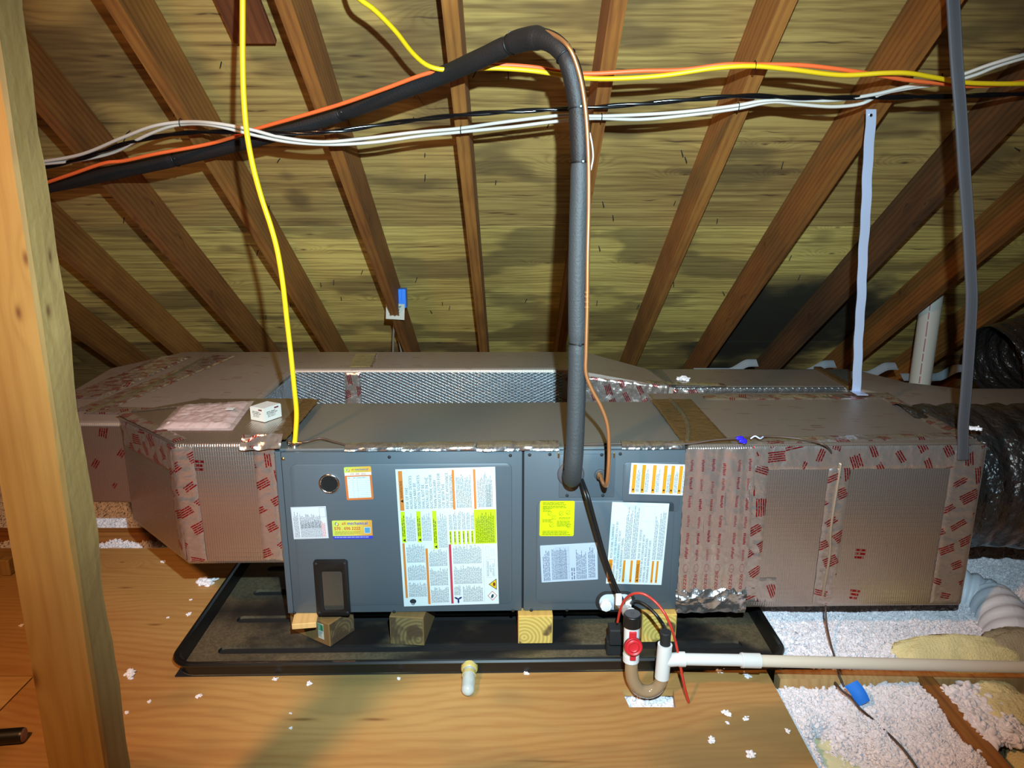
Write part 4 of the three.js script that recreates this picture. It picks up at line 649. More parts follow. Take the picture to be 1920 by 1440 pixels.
// ------------------------------------------------------------------ refrigerant lines
{
  const zf = -1.668;
  const RP = (u, v) => roofHit(u, v, 0.166);
  const pts = [RP(20, 362), RP(120, 343), RP(230, 320), RP(330, 298), RP(440, 271), RP(540, 244), RP(640, 212), at(740, 175, -2.04), at(830, 141, -1.96), at(900, 110, -1.87), at(955, 84, -1.80), at(985, 74, -1.76), at(1014, 72, -1.72), at(1042, 84, -1.69), at(1064, 112, zf), at(1078, 160, zf), at(1086, 230, zf), at(1088, 320, zf), at(1085, 430, zf), at(1083, 540, zf), at(1083, 640, zf), at(1081, 740, zf), at(1078, 830, zf), at(1075, 875, zf - 0.004), at(1073, 897, zf - 0.03), at(1070, 893, zf - 0.07), at(1069, 889, -1.775)];
  const c = curve(pts), t = thing('insulated_pipe', 'thick black foam-insulated refrigerant pipe arching over the air handler', 'pipe');
  const g = new THREE.TubeGeometry(c, 420, 0.0215, 20, false), p = g.attributes.position, q = V();
  // joints in the foam sleeve: a swollen collar near the bend, and nips under the cable ties
  const tieAt = [[955, 80], [1064, 105], [1087, 203], [1088, 302], [1083, 641], [642, 211], [330, 298]].map(([u, v]) => { let best = 0, bd = 1e9; for (let i = 0; i <= 600; i++) { const w = c.getPointAt(i / 600), r = w.clone().sub(CAM), k = F / -(r.z * cp + r.y * sp) , px = 960 + r.x * k, py = 720 - (r.y * cp - r.z * sp) * k, d = (px - u) ** 2 + (py - v) ** 2; if (d < bd) { bd = d; best = i / 600; } } return best; });
  const L = c.getLength(), collar = tieAt[0] + 0.05 / L;
  for (let i = 0; i <= 420; i++) { const ctr = c.getPointAt(i / 420), f = i / 420; let k = 1 + 0.05 * (fbm(f * 40, 2, 5, 3) - 0.5); for (const ta of tieAt) k *= 1 - 0.10 * Math.exp(-(((f - ta) * L / 0.012) ** 2)); k *= 1 + 0.16 * sstep(0.02, 0.012, Math.abs((f - collar) * L) - 0.03 + 0.0); for (let j = 0; j <= 20; j++) { const n = i * 21 + j; q.fromBufferAttribute(p, n).sub(ctr).multiplyScalar(k).add(ctr); p.setXYZ(n, q.x, q.y, q.z); } }
  g.computeVertexNormals(); const uvs = g.attributes.uv; for (let i = 0; i < uvs.count; i++) uvs.setXY(i, uvs.getX(i) * L, uvs.getY(i) * 0.13);
  // two makes of sleeve: old black above the second tie, greyer foam below it
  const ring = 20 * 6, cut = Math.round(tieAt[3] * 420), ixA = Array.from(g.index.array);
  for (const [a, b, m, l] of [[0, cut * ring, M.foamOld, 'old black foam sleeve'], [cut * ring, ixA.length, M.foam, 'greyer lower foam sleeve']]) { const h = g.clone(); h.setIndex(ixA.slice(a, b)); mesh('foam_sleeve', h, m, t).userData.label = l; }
  tieAt.forEach((ta, i) => { const a = c.getPointAt(ta), d = c.getTangentAt(ta), tor = new THREE.TorusGeometry(0.0212, 0.0016, 6, 30); tor.applyQuaternion(new THREE.Quaternion().setFromUnitVectors(V(0, 0, 1), d)); tor.scale(1, 1, 1); tor.translate(a.x, a.y, a.z); const kn = box(0.006, 0.006, 0.005, a.x + (i === 0 ? -0.002 : 0.004), a.y + (i < 2 ? 0.024 : 0), a.z + (i < 2 ? 0 : 0.0225), 0.001); mesh('cable_tie', [tor, kn], M.black, t); });
}
{
  const z = -1.645, pts = [at(978, 58, -1.755), at(995, 56, -1.735), at(1030, 62, -1.69), at(1066, 88, z), at(1084, 130, z), at(1096, 190, z), at(1103, 280, z), at(1104, 380, z), at(1102, 480, z), at(1101, 580, z), at(1099, 660, z), at(1099, 700, z), at(1109, 728, z), at(1128, 764, z), at(1139, 796, z), at(1142, 840, z), at(1140, 890, z), at(1137, 910, z - 0.02), at(1132, 908, z - 0.05), at(1126, 894, z - 0.09), at(1123, 889, z - 0.125)];
  const t = thing('copper_pipe', 'thin bare copper refrigerant tube tied beside the insulated pipe', 'pipe'), c = curve(pts); mesh('tubing', tube(c, 0.0047, 300, 10), M.copper, t);
  for (const v of [548, 556, 566, 576]) { const a = at(1101, v, z); mesh('crimp_ring', cyl(0.0058, 0.0058, 0.004, a.toArray(), 14), M.copper, t); }
  const b = at(1125, 893, z - 0.095); mesh('flare_nut', lathe([[0.004, -0.012], [0.0085, -0.010], [0.0085, 0.006], [0.005, 0.012]], b.toArray(), [Math.PI / 2, 0, 0], 6), M.copper, t);
}
// ------------------------------------------------------------------ cables
const RO = 0.172;
const onRoof = (list, off = RO) => list.map(([u, v, o]) => roofHit(u, v, o ?? off));
single('electrical_cable', tube(at2([[452, -230, -1.66], [454, -120, -1.69], [455, -40, -1.70], [455, 30, -1.70], [455, 110, -1.71], [457, 180, -1.72], [463, 250, -1.73], [474, 310, -1.74], [490, 370, -1.75], [508, 425, -1.755], [520, 470, -1.76], [530, 530, -1.765], [538, 600, -1.775], [546, 670, -1.78], [552, 730, -1.785], [556, 775, -1.79], [554, 815, -1.79], [552, 836, -1.79]]), 0.0062, 200, 10), M.yellow, 'yellow electrical cable dropping from above into the air handler\'s top', 'cable');
function at2(l) { return l.map(([u, v, z]) => at(u, v, z)); }
single('electrical_cable', tube(onRoof([[560, -400], [612, -180], [650, -60], [668, -8], [700, 17], [740, 57], [775, 101], [800, 122], [825, 130], [870, 129], [930, 128], [1000, 133], [1060, 142], [1100, 147], [1170, 147], [1250, 141], [1340, 128], [1410, 124], [1480, 130], [1580, 141], [1660, 137], [1700, 137], [1750, 145], [1800, 154], [1860, 157], [1960, 156], [2300, 150], [2700, 165]], 0.21), 0.0058, 260, 10), M.yellow, 'yellow electrical cable running across the rafters beside the orange one', 'cable');
single('electrical_cable', tube(onRoof([[-20, 372, 0.205], [66, 349, 0.205], [130, 328, 0.205], [200, 305, 0.20], [230, 302, 0.20], [290, 289, 0.20], [400, 268, 0.18], [490, 239, 0.19], [560, 219, 0.20], [640, 195, 0.20], [720, 167, 0.20], [800, 138, 0.20], [850, 127], [930, 122], [1000, 126], [1060, 136], [1110, 138], [1200, 133], [1280, 131], [1360, 121], [1420, 121], [1500, 122], [1560, 128], [1630, 138], [1700, 150], [1760, 156], [1800, 161], [1860, 160], [1960, 150], [2300, 150], [2700, 160]], 0.20), 0.0052, 280, 10), M.orange, 'orange electrical cable stretched across the rafters above the black pipe', 'cable');
single('electrical_cable', tube(onRoof([[-20, 314], [62, 305], [150, 290], [230, 258], [290, 236], [340, 229], [400, 231, 0.205], [470, 243, 0.215], [520, 256, 0.215], [600, 266, 0.21], [680, 260, 0.19], [780, 248], [860, 241], [930, 231], [1000, 222], [1060, 216], [1110, 218], [1180, 216], [1280, 210], [1380, 198], [1440, 188], [1560, 188], [1640, 177], [1700, 163], [1760, 153], [1810, 138], [1860, 120], [1960, 94], [2300, 60], [2700, 70]]), 0.0048, 280, 8), M.whiteCable, 'upper of two white cables slung side by side across the rafters', 'cable');
single('electrical_cable', tube(onRoof([[-20, 318], [62, 309], [150, 300], [215, 285], [270, 256], [320, 237], [345, 233], [400, 235, 0.205], [480, 254, 0.215], [540, 266, 0.215], [620, 271, 0.205], [700, 267, 0.19], [790, 255], [870, 247], [960, 238], [1040, 228], [1110, 222], [1200, 224], [1290, 216], [1380, 204], [1450, 191], [1500, 196], [1570, 200], [1620, 193], [1650, 177], [1700, 166], [1770, 156], [1830, 140], [1870, 124], [1960, 100], [2300, 66], [2700, 78]]), 0.0048, 280, 8), M.whiteCable, 'lower of two white cables slung side by side across the rafters', 'cable');
{ // twisted black cable: two strands
  const c = curve(onRoof([[-20, 330], [62, 318], [150, 298], [240, 268], [330, 251], [430, 247, 0.20], [520, 249, 0.21], [600, 248, 0.21], [640, 245, 0.20], [720, 233], [860, 216], [1000, 207], [1085, 203], [1200, 195], [1280, 188], [1390, 180], [1500, 183], [1600, 183], [1700, 182], [1800, 180], [1960, 175], [2300, 172], [2700, 180]]));
  const t = thing('twisted_cable', 'glossy black twisted cable running across the rafters above the white pair', 'cable'), L = c.getLength(), fr = c.computeFrenetFrames(500, false);
  const glossy = std({ color: 0x0b0b0d, roughness: 0.16 });
  for (const ph of [0, Math.PI]) { const pts = []; for (let i = 0; i <= 500; i++) { const f = i / 500, a = ph + f * L / 0.24 * Math.PI * 2; pts.push(c.getPointAt(f).addScaledVector(fr.normals[i], 0.0024 * Math.cos(a)).addScaledVector(fr.binormals[i], 0.0024 * Math.sin(a))); } mesh('strand', tube(pts, 0.0046, 520, 8), glossy, t); }
}
for (const [u, v, o, l] of [[339, 230, RO, 'tiny dark tie round the white cables by the post'], [864, 243, RO, 'tiny dark tie round the white cables left of the pipe'], [1128, 220, RO, 'tiny dark tie round the white cables just past the pipe'], [1384, 200, RO, 'tiny dark tie round the white cables below the stapled yellow cable'], [1415, 123, 0.205, 'small staple holding the yellow and orange cables']]) { const p = roofHit(u, v, o); const g = new THREE.TorusGeometry(0.011, 0.0012, 5, 16); g.rotateY(Math.PI / 2); g.translate(p.x, p.y, p.z); single('cable_tie', g, M.black, l, 'cable tie', 'ties on the roof cables'); }
// control wires
single('control_wire', tube([hitW(560, 836, 0.01), atY(575, 828, UY1 + 0.012), atY(600, 822, UY1 + 0.014), atY(625, 828, UY1 + 0.010), atY(650, 835, UY1 + 0.006)], 0.0028, 60, 8), M.brownWire, 'short brown control wire arching from the clamp to the foil tape', 'wire');
function hitW(u, v, dy) { const p = atY(u, v, UY1); p.y += dy; return p; }
{
  const fz = UO.z, y1 = UY1 + 0.008; const pts = [atY(1060, 834, UY1 + 0.006), atY(1110, 833, UY1 + 0.005), atY(1165, 832, UY1 + 0.006), atY(1225, 832, UY1 + 0.01), atY(1290, 832, y1 + 0.004), atY(1340, 825, y1 + 0.012), atY(1385, 822, y1 + 0.014), atY(1440, 818, y1 + 0.012), atY(1500, 823, y1 + 0.01), atY(1545, 834, y1 + 0.008), at(1560, 858, -1.79), at(1556, 900, -1.785), at(1556, 1000, -1.785), at(1551, 1080, -1.785), at(1548, 1140, -1.785), at(1550, 1170, -1.76), at(1557, 1205, -1.72), at(1566, 1236, -1.68), at(1572, 1262, -1.62), at(1582, 1286, -1.60)];
  const t = thing('control_wire', 'thin brown control wire with blue connectors running over and down the square plenum', 'wire'); mesh('wire', tube(pts, 0.0026, 260, 8), M.brownWire, t);
  for (const [u, v] of [[1386, 822], [1392, 827]]) { const p = atY(u, v, y1 + 0.014); mesh('wire_nut', lathe([[0, 0.010], [0.004, 0.009], [0.007, -0.006], [0.006, -0.010], [0, -0.010]], p.toArray(), [0, 0.3, 1.4], 10), M.wireNut, t); }
  const p = atY(1408, 822, y1 + 0.014); mesh('bare_twist', tube([p, p.clone().add(V(0.01, 0.006, 0)), p.clone().add(V(0.022, 0.001, 0.004)), p.clone().add(V(0.03, 0.004, 0))], 0.0022, 30, 6), M.zinc, t);
}
{ // low-voltage pair that hangs from the pipe entry down to the float switch
  const pts = [[at(1088, 900, -1.73), at(1098, 930, -1.70), at(1112, 980, -1.70), at(1130, 1040, -1.70), at(1148, 1090, -1.70), at(1160, 1122, -1.70), at(1168, 1140, -1.70)], [at(1092, 900, -1.73), at(1103, 930, -1.695), at(1117, 980, -1.695), at(1134, 1040, -1.695), at(1151, 1088, -1.695), at(1164, 1118, -1.695), at(1176, 1140, -1.695)]];
  pts.forEach((q, i) => single('black_wire', tube(q, 0.0040, 80, 8), M.black, i ? 'black wire hanging from the pipe entry, the one nearer the fire label' : 'black wire hanging from the pipe entry, the one nearer the yellow sticker', 'wire', 'pair of black wires from the pipe entry'));
}

// ------------------------------------------------------------------ condensate trap and drain line
const ZT = -1.548;
{
  const t = thing('condensate_trap', 'white drain trap with red valve and brown transparent U bend', 'drain trap');
  const P = (u, v, z = ZT) => at(u, v, z), r = 0.0185;
  const a = P(1185, 1168), b = P(1183, 1238);
  mesh('clean_out_body', [between(b, a, r, r), between(b, b.clone().lerp(a, 0.18), r * 1.04)], M.white, t);
  mesh('cap', lathe([[0, 0.030], [r * 1.02, 0.030], [r * 1.12, 0.026], [r * 1.12, 0], [r, 0]], a.clone().add(V(0, -0.006, 0)).toArray(), null, 28), M.black, t).userData.label = 'black ribbed cap';
  mesh('cap_top', [cyl(r * 0.98, r * 0.98, 0.002, a.clone().add(V(0, 0.0248, 0)).toArray(), 28), cyl(0.003, 0.003, 0.004, a.clone().add(V(0, 0.027, 0)).toArray(), 8)], M.strapGrey, t);
  // red valve: disc with raised rims, handle tabs above and below
  const c = P(1187, 1211, ZT + 0.022), q = (pr) => lathe(pr, c.toArray(), [Math.PI / 2 - 0.18, 0, 0], 32);
  mesh('red_valve', [q([[0, 0.006], [0.010, 0.006], [0.0108, 0.0085], [0.0125, 0.0085], [0.0135, 0.005], [0.0175, 0.005], [0.0185, 0.0085], [0.0208, 0.0075], [0.0215, 0], [0, 0]]), box(0.017, 0.018, 0.006, c.x - 0.001, c.y + 0.026, c.z - 0.003, 0.002), box(0.014, 0.022, 0.006, c.x + 0.001, c.y - 0.028, c.z - 0.001, 0.002)], M.red, t);
  // U bend
  const d = P(1184, 1236), e = P(1243, 1262), u = curve([d, P(1184, 1258), P(1188, 1277), P(1198, 1292), P(1214, 1297), P(1229, 1292), P(1239, 1279), e]);
  mesh('u_bend', new THREE.TubeGeometry(u, 60, 0.0155, 20, false), M.clearBrown, t);
  // tee on the outlet
  const f = P(1241, 1270), g = P(1247, 1208); mesh('tee', [between(f, g, 0.0172, 0.0172, 24), between(P(1244, 1238), P(1276, 1236), 0.0160, 0.0160, 24), between(P(1272, 1236), P(1284, 1236), 0.0175, 0.0175, 24)], M.white, t);
  const h = P(1248, 1185); mesh('inlet_sleeve', [between(P(1247, 1212), h, 0.0125), lathe([[0.0095, 0.001], [0.0132, 0.001], [0.0136, -0.004], [0.0125, -0.006]], h.toArray(), null, 24)], M.blackMatte, t).userData.label = 'black rubber sleeve standing in the tee';
  mesh('sleeve_bore', cyl(0.0096, 0.0096, 0.002, h.clone().add(V(0, 0.0008, 0)).toArray(), 20), M.darkGap, t);
  // fittings back to the cabinet
  mesh('elbow', tube([P(1183, 1150, ZT - 0.02), P(1178, 1150, ZT - 0.07), P(1172, 1140, -1.70), P(1165, 1132, -1.75)], 0.0135, 40, 14), M.white, t);
  for (const [x, y] of [[1160, 1124], [1178, 1130]]) { const w = P(x, y, -1.685); mesh('wire_splice', box(0.016, 0.030, 0.012, w.x, w.y, w.z, 0.003), M.white, t); }
}
{
  const t = thing('drain_pipe', 'long white plastic drain pipe leaving the trap and running across the insulation', 'pipe'), P = (u, v, z = ZT) => at(u, v, z);
  mesh('short_length', between(P(1280, 1236), P(1394, 1238), 0.0140, 0.0140, 24), M.white, t);
  mesh('coupling', [between(P(1389, 1238), P(1425, 1239), 0.0172, 0.0172, 24), between(P(1391, 1238), P(1394, 1238), 0.0178, 0.0178, 24)], M.white, t);
  mesh('long_length', between(P(1420, 1239), P(2080, 1255), 0.0140, 0.0138, 24), M.pvcCream, t).userData.label = 'cream coloured long length';
}
{
  const p = at(1154, 1180, -1.70), t = thing('float_switch', 'black float switch block on the pan rim beside the trap cap', 'float switch', [p.x, 0.050, -1.70]);
  mesh('switch_body', box(0.036, 0.046, 0.04, 0, 0.023, 0, 0.005), M.blackMatte, t); mesh('mounting_foot', box(0.044, 0.042, 0.03, 0.0, -0.013, -0.005, 0.003), M.blackMatte, t);
}
single('red_wire', tube([at(1158, 1166, -1.67), at(1164, 1140, -1.655), at(1174, 1122, -1.64), at(1190, 1113, -1.62), at(1207, 1114, -1.61), at(1228, 1128, -1.60), at(1246, 1150, -1.58), at(1258, 1175, -1.57), at(1267, 1205, -1.56), at(1275, 1245, -1.545), at(1283, 1285, -1.53), at(1291, 1316, -1.525)], 0.0034, 100, 8), M.redWire, 'red wire looping over the drain trap with its loose end hanging forward', 'wire');
single('black_wire', tube([at(1180, 1132, -1.69), at(1196, 1127, -1.65), at(1215, 1138, -1.63), at(1232, 1155, -1.61), at(1244, 1172, -1.605), at(1249, 1188, ZT)], 0.0042, 60, 8), M.black, 'short black wire curving from the cabinet into the rubber sleeve', 'wire');

// ------------------------------------------------------------------ straps, box, vent pipe
{
  const a = at(1633, 205, -2.10), b = at(1605, 734, -2.268), d = a.clone().sub(b), n = 60, pos = [], ix = [], w = 0.0135;
  for (let i = 0; i <= n; i++) { const p = b.clone().addScaledVector(d, i / n); const q = 0.0008 * Math.sin(i * 0.9); for (const [x, z] of [[-w, 0.001], [w, 0.001], [w, -0.001], [-w, -0.001]]) pos.push(p.x + x + q, p.y, p.z + z + 0.002 * Math.sin(i * 0.35)); if (i < n) for (let j = 0; j < 4; j++) { const k = i * 4 + j, m = i * 4 + (j + 1) % 4; ix.push(k, m, m + 4, k, m + 4, k + 4); } }
  let g = new THREE.BufferGeometry(); g.setAttribute('position', new THREE.Float32BufferAttribute(pos, 3)); g.setIndex(ix); g = boxUV(g); g.computeVertexNormals();
  const t = thing('hanging_strap', 'shiny flat galvanized metal strap holding the plenum up from a rafter', 'strap'); mesh('strap', g, M.zinc, t);
  mesh('strap_foot', box(0.034, 0.002, 0.05, b.x, b.y + 0.001, b.z + 0.022), M.zinc, t); mesh('screw', cyl(0.004, 0.004, 0.004, [a.x, a.y - 0.015, a.z + 0.003], 10, [Math.PI / 2, 0, 0]), M.chrome, t);
}
{
  const c = curve([at(1762, -330, -1.60), at(1776, -160, -1.64), at(1783, -60, -1.66), at(1787, 0, -1.67), at(1794, 120, -1.69), at(1802, 220, -1.70), at(1809, 330, -1.715), at(1816, 430, -1.73), at(1820, 510, -1.74), at(1822, 560, -1.745), at(1818, 640, -1.755), at(1811, 740, -1.765), at(1806, 800, -1.772), at(1806, 830, -1.775), at(1805, 862, -1.777)]);
  const n = 90, pos = [], ix = []; const sec = []; for (let j = 0; j < 12; j++) { const a = j / 12 * 2 * Math.PI; sec.push([0.0138 * Math.sign(Math.cos(a)) * Math.abs(Math.cos(a)) ** 0.5, 0.0022 * Math.sin(a) + 0.0014 * Math.cos(a * 3)]); }
  for (let i = 0; i <= n; i++) { const p = c.getPointAt(i / n); for (const [x, z] of sec) pos.push(p.x + x, p.y, p.z + z); if (i < n) for (let j = 0; j < 12; j++) { const k = i * 12 + j, m = i * 12 + (j + 1) % 12; ix.push(k, m + 12, m, k, k + 12, m + 12); } }
  let g = new THREE.BufferGeometry(); g.setAttribute('position', new THREE.Float32BufferAttribute(pos, 3)); g.setIndex(ix); g.computeVertexNormals();
  single('webbing_strap', g, M.strapGrey, 'long grey webbing strap hanging in front of the plenum\'s outer end', 'strap');
}
{
  const p = roofHit(741, 572, 0.10), t = thing('junction_box', 'blue plastic electrical box with a handwritten cream cover on a rafter', 'electrical box', [p.x, p.y, p.z]);
  mesh('box_shell', box(0.084, 0.085, 0.055, 0.006, 0.028, -0.03, 0.004), M.blue, t); const cv = new THREE.BoxGeometry(0.082, 0.070, 0.004); cv.rotateZ(-0.06); cv.translate(0.0, -0.028, 0.004); mesh('cover', cv, paper(PRINT.boxMark), t);
  mesh('box_rib', [-0.02, 0.006, 0.03].map((x) => box(0.004, 0.05, 0.004, x, 0.043, 0.0, 0.001)), M.blue, t);
  const Q = (u, v) => roofHit(u, v, 0.09);
  for (const [l, pts] of [['white cable leaving the blue box, on its outer side', [[741, 598], [738, 625], [737, 660], [737, 700]]], ['white cable leaving the blue box, beside its twin', [[748, 598], [746, 615], [749, 640], [754, 670], [756, 700]]]]) single('electrical_cable', tube(pts.map((q) => Q(...q)), 0.0052, 50, 8), M.whiteCable, l, 'cable');
  single('electrical_cable', tube([Q(733, 540), Q(732, 548), Q(733, 556)], 0.0055, 12, 8), M.yellow, 'short yellow cable stub at the top of the blue box', 'cable');
}
{
  const b = at(1721, 745, -3.32), t = thing('vent_pipe', 'upright white plastic vent pipe with red print rising behind the ducts', 'pipe', [b.x, -0.1, b.z], -0.51);
  const m = paper(PRINT.pipePrint, 0.5); m.map.wrapS = THREE.ClampToEdgeWrapping; const g = new THREE.CylinderGeometry(0.045, 0.045, 0.90, 32, 1, true); const uv = g.attributes.uv; for (let i = 0; i < uv.count; i++) uv.setX(i, clamp((((uv.getX(i) + 0.5) % 1) - 0.5) * 5 + 0.5, 0, 1)); g.translate(0, 0.45, 0); mesh('pipe_body', g, m, t);
}
// grey plastic rafter baffles seen over the duct
for (const [u, v, l] of [[1395, 684, 'grey plastic vent baffle tip nearest the dark stain'], [1540, 686, 'grey plastic vent baffle tip just left of the metal strap'], [1655, 690, 'grey plastic vent baffle between the metal strap and vent pipe'], [1785, 694, 'grey plastic vent baffle between the vent pipe and webbing strap']]) {
  const p = at(u, v, -3.55), w = 0.05; let g = new THREE.PlaneGeometry(0.30, 0.05, 24, 4); const q = g.attributes.position; for (let i = 0; i < q.count; i++) { const x = q.getX(i); q.setZ(i, 0.05 * sstep(0.02, 0.11, x) + 0.006 * Math.sin(q.getY(i) * 60)); } g.rotateX(-Math.PI / 2 + 0.3); g.translate(p.x - 0.09, p.y - 0.035, p.z); g = boxUV(g); g.computeVertexNormals(); single('vent_baffle', g, M.baffle, l, 'baffle', 'rafter vent baffles behind the duct');
}

// ------------------------------------------------------------------ flexible ducts
function flex(name, label, pts, r, pitch, amp, mat, nr = 40, wr = 0.02) {
  const c = curve(pts), L = c.getLength(), n = Math.round(L / 0.008), g = new THREE.TubeGeometry(c, n, r, nr, false), p = g.attributes.position, q = V();
  for (let i = 0; i <= n; i++) { const ctr = c.getPointAt(i / n); for (let j = 0; j <= nr; j++) { const k = i * (nr + 1) + j, a = j / nr, ph = i / n * L / pitch + a; const f = 1 + amp * (Math.abs(Math.sin(Math.PI * ph)) - 0.5) + wr * (fbm(i * 0.12, Math.abs(j - nr / 2) * 0.4, 3, 4) - 0.5); q.fromBufferAttribute(p, k).sub(ctr).multiplyScalar(f).add(ctr); p.setXYZ(k, q.x, q.y, q.z); } }
  g.computeVertexNormals(); const uv = g.attributes.uv; for (let i = 0; i < uv.count; i++) uv.setXY(i, uv.getX(i) * L, uv.getY(i) * 6.28 * r);
  return single(name, g, mat, label, 'flexible duct');
}
flex('flexible_duct', 'fat black plastic-wrapped flexible duct leaving the outer end of the square plenum', [V(1.14, 0.36, -2.07), V(1.30, 0.365, -2.07), V(1.55, 0.36, -2.07), V(1.9, 0.345, -2.10), V(2.6, 0.32, -2.2)], 0.205, 0.07, 0.05, M.plastic, 56, 0.10);
flex('flexible_duct', 'dark flexible duct lying farther back above the beige duct turn', [V(1.95, 0.50, -2.95), V(2.2, 0.56, -3.0), V(2.6, 0.58, -3.1), V(3.1, 0.5, -3.2)], 0.15, 0.06, 0.05, M.plastic, 48, 0.10);
flex('vent_hose', 'white ribbed vent hose curving out from under the square plenum', [V(1.08, 0.075, -2.12), at(1845, 1128, -1.98), at(1872, 1150, -1.90), at(1890, 1185, -1.83), at(1900, 1230, -1.77), at(1905, 1290, -1.71)], 0.066, 0.034, 0.15, M.ventHose, 40, 0.03);

// ------------------------------------------------------------------ joists, insulation, debris
{
  const j = (name, g, label, m = M.rafterA) => single(name, g, m, label, 'joist');
  const bx = (w, h, d, x, y, z) => { const along = w > d; const g = along ? new THREE.BoxGeometry(h, w, d) : new THREE.BoxGeometry(w, d, h); const u = boxUV(g, x, z); along ? u.rotateZ(Math.PI / 2) : u.rotateX(Math.PI / 2); u.translate(x, y, z); return u; };
  j('floor_joist', bx(0.040, 0.115, 3.0, 1.036, -0.060, -0.13), 'bare brown floor joist between the white and yellow insulation');
  j('floor_joist', bx(1.9, 0.10, 0.038, 1.62, -0.053, -1.64), 'board edge half buried in insulation beneath the drain pipe', std({ map: TEX.floorA, roughness: 0.8 }));
  j('floor_joist', bx(2.6, 0.11, 0.038, -2.2, -0.055, -2.46), 'brown joist across the insulation strip beyond the plywood by the post');
}
const tuftGeo = [0, 1, 2, 3].map((sd) => {   // a shred of fluff: a few soft lobes run together
  const parts = [];
  for (let k = 0; k < 5; k++) { const g = new THREE.IcosahedronGeometry(1, 1); g.deleteAttribute('uv'); const m = mergeVertices((g.deleteAttribute('normal'), g), 1e-4), h = (n) => hash(k, n, sd + 70); m.scale(0.35 + 0.5 * h(1), 0.22 + 0.3 * h(2), 0.3 + 0.4 * h(3)); m.rotateX(h(4) * 6); m.rotateY(h(5) * 6); m.translate(1.5 * (h(6) - 0.5), 0.9 * (h(7) - 0.5), 1.5 * (h(8) - 0.5)); m.computeVertexNormals(); m.setAttribute('uv', new THREE.BufferAttribute(new Float32Array(m.attributes.position.count * 2), 2)); parts.push(m); }
  return mergeGeometries(parts);
});
function heightfield(x0, x1, z0, z1, step, fn, keep = () => true) {
  const nx = Math.round((x1 - x0) / step), nz = Math.round((z1 - z0) / step), pos = [], ix = [], uv = [];
  for (let i = 0; i <= nx; i++) for (let k = 0; k <= nz; k++) { const x = x0 + (x1 - x0) * i / nx, z = z0 + (z1 - z0) * k / nz; pos.push(x, fn(x, z), z); uv.push(x, z); if (i < nx && k < nz && keep(x, z)) { const a = i * (nz + 1) + k; ix.push(a, a + 1, a + nz + 2, a, a + nz + 2, a + nz + 1); } }
  const g = new THREE.BufferGeometry(); g.setAttribute('position', new THREE.Float32BufferAttribute(pos, 3)); g.setAttribute('uv', new THREE.Float32BufferAttribute(uv, 2)); g.setIndex(ix); g.computeVertexNormals(); return g;
}
function insulation(name, label, x0, x1, z0, z1, fn, count, keep, size = [0.003, 0.0075]) {
  const t = new THREE.Group(); t.name = numbered(name); t.userData.kind = 'stuff'; tag(t, label, 'insulation'); scene.add(t);
  mesh('insulation_bed', heightfield(x0, x1, z0, z1, 0.012, fn), M.bed, t);
  const per = tuftGeo.map(() => []); const m4 = new THREE.Matrix4(), q = new THREE.Quaternion(), e = new THREE.Euler();
  for (let i = 0; i < count; i++) { const x = rr(x0, x1), z = rr(z0, z1); if (keep && !keep(x, z)) continue; const s = rr(...size) * (rnd() < 0.12 ? 1.6 : 1); q.setFromEuler(e.set(rr(0, 6), rr(0, 6), rr(0, 6))); per[i % 4].push(m4.clone().compose(V(x, fn(x, z) + rr(-0.004, 0.010), z), q, V(s, s * rr(0.6, 1.1), s))); }
  per.forEach((l, i) => { const im = shade(new THREE.InstancedMesh(tuftGeo[i], M.fluff, l.length)); im.name = 'insulation_tuft'; l.forEach((m, k) => { im.setMatrixAt(k, m); const g = 0.84 + 0.16 * hash(k, i, 6); im.setColorAt(k, new THREE.Color(g, g * (0.985 + 0.015 * hash(k, i, 8)), g)); }); t.add(im); });
  return t;
}
const bare = (x, z) => { const p = Math.hypot((x - 0.74) / 0.075, (z + 1.36) / 0.16) + 0.7 * (fbm(x * 18, z * 18, 61, 3) - 0.5); return sstep(1.05, 0.75, p); };
insulation('blown_insulation', 'loose white blown insulation filling the joist bay beside the plywood floor', 0.652, 1.012, -1.615, -0.6, (x, z) => -0.028 + 0.045 * (fbm(x * 9, z * 9, 51, 4) - 0.45) + 0.02 * sstep(0.05, 0, x - 0.652) * (fbm(x * 30, z * 30, 53, 2) - 0.8) - 0.045 * bare(x, z), 80000, (x, z) => rnd() > 0.93 * bare(x, z) );
insulation('blown_insulation', 'heap of white blown insulation between the drain pan and the ribbed hose', 0.70, 2.4, -3.3, -1.66, (x, z) => -0.012 + 0.075 * (fbm(x * 7, z * 7, 55, 4) - 0.45) + 0.02 * sstep(0.1, 0, x - 0.7), 220000, (x, z) => z > -2.35 || rnd() < 0.35);
insulation('blown_insulation', 'white blown insulation beyond the plywood edge beside the post', -3.2, -0.75, -3.6, -2.335, (x, z) => -0.055 + 0.09 * sstep(-2.40, -2.62, z) + 0.08 * (fbm(x * 6, z * 6, 57, 4) - 0.5), 110000, (x, z) => z < -2.42 || fbm(x * 9, z * 9, 58, 3) > 0.5);
{ // fluff seen through the notch in the plywood
  const c = HOLE.reduce((a, p) => a.add(p.clone().multiplyScalar(0.25)), V(0, 0, 0));
  insulation('blown_insulation', 'small patch of insulation visible through the notch under the trap', c.x - 0.09, c.x + 0.09, c.z - 0.06, c.z + 0.07, (x, z) => -0.045 + 0.03 * (fbm(x * 20, z * 20, 59, 3) - 0.5), 1500, null, [0.004, 0.011]);
}
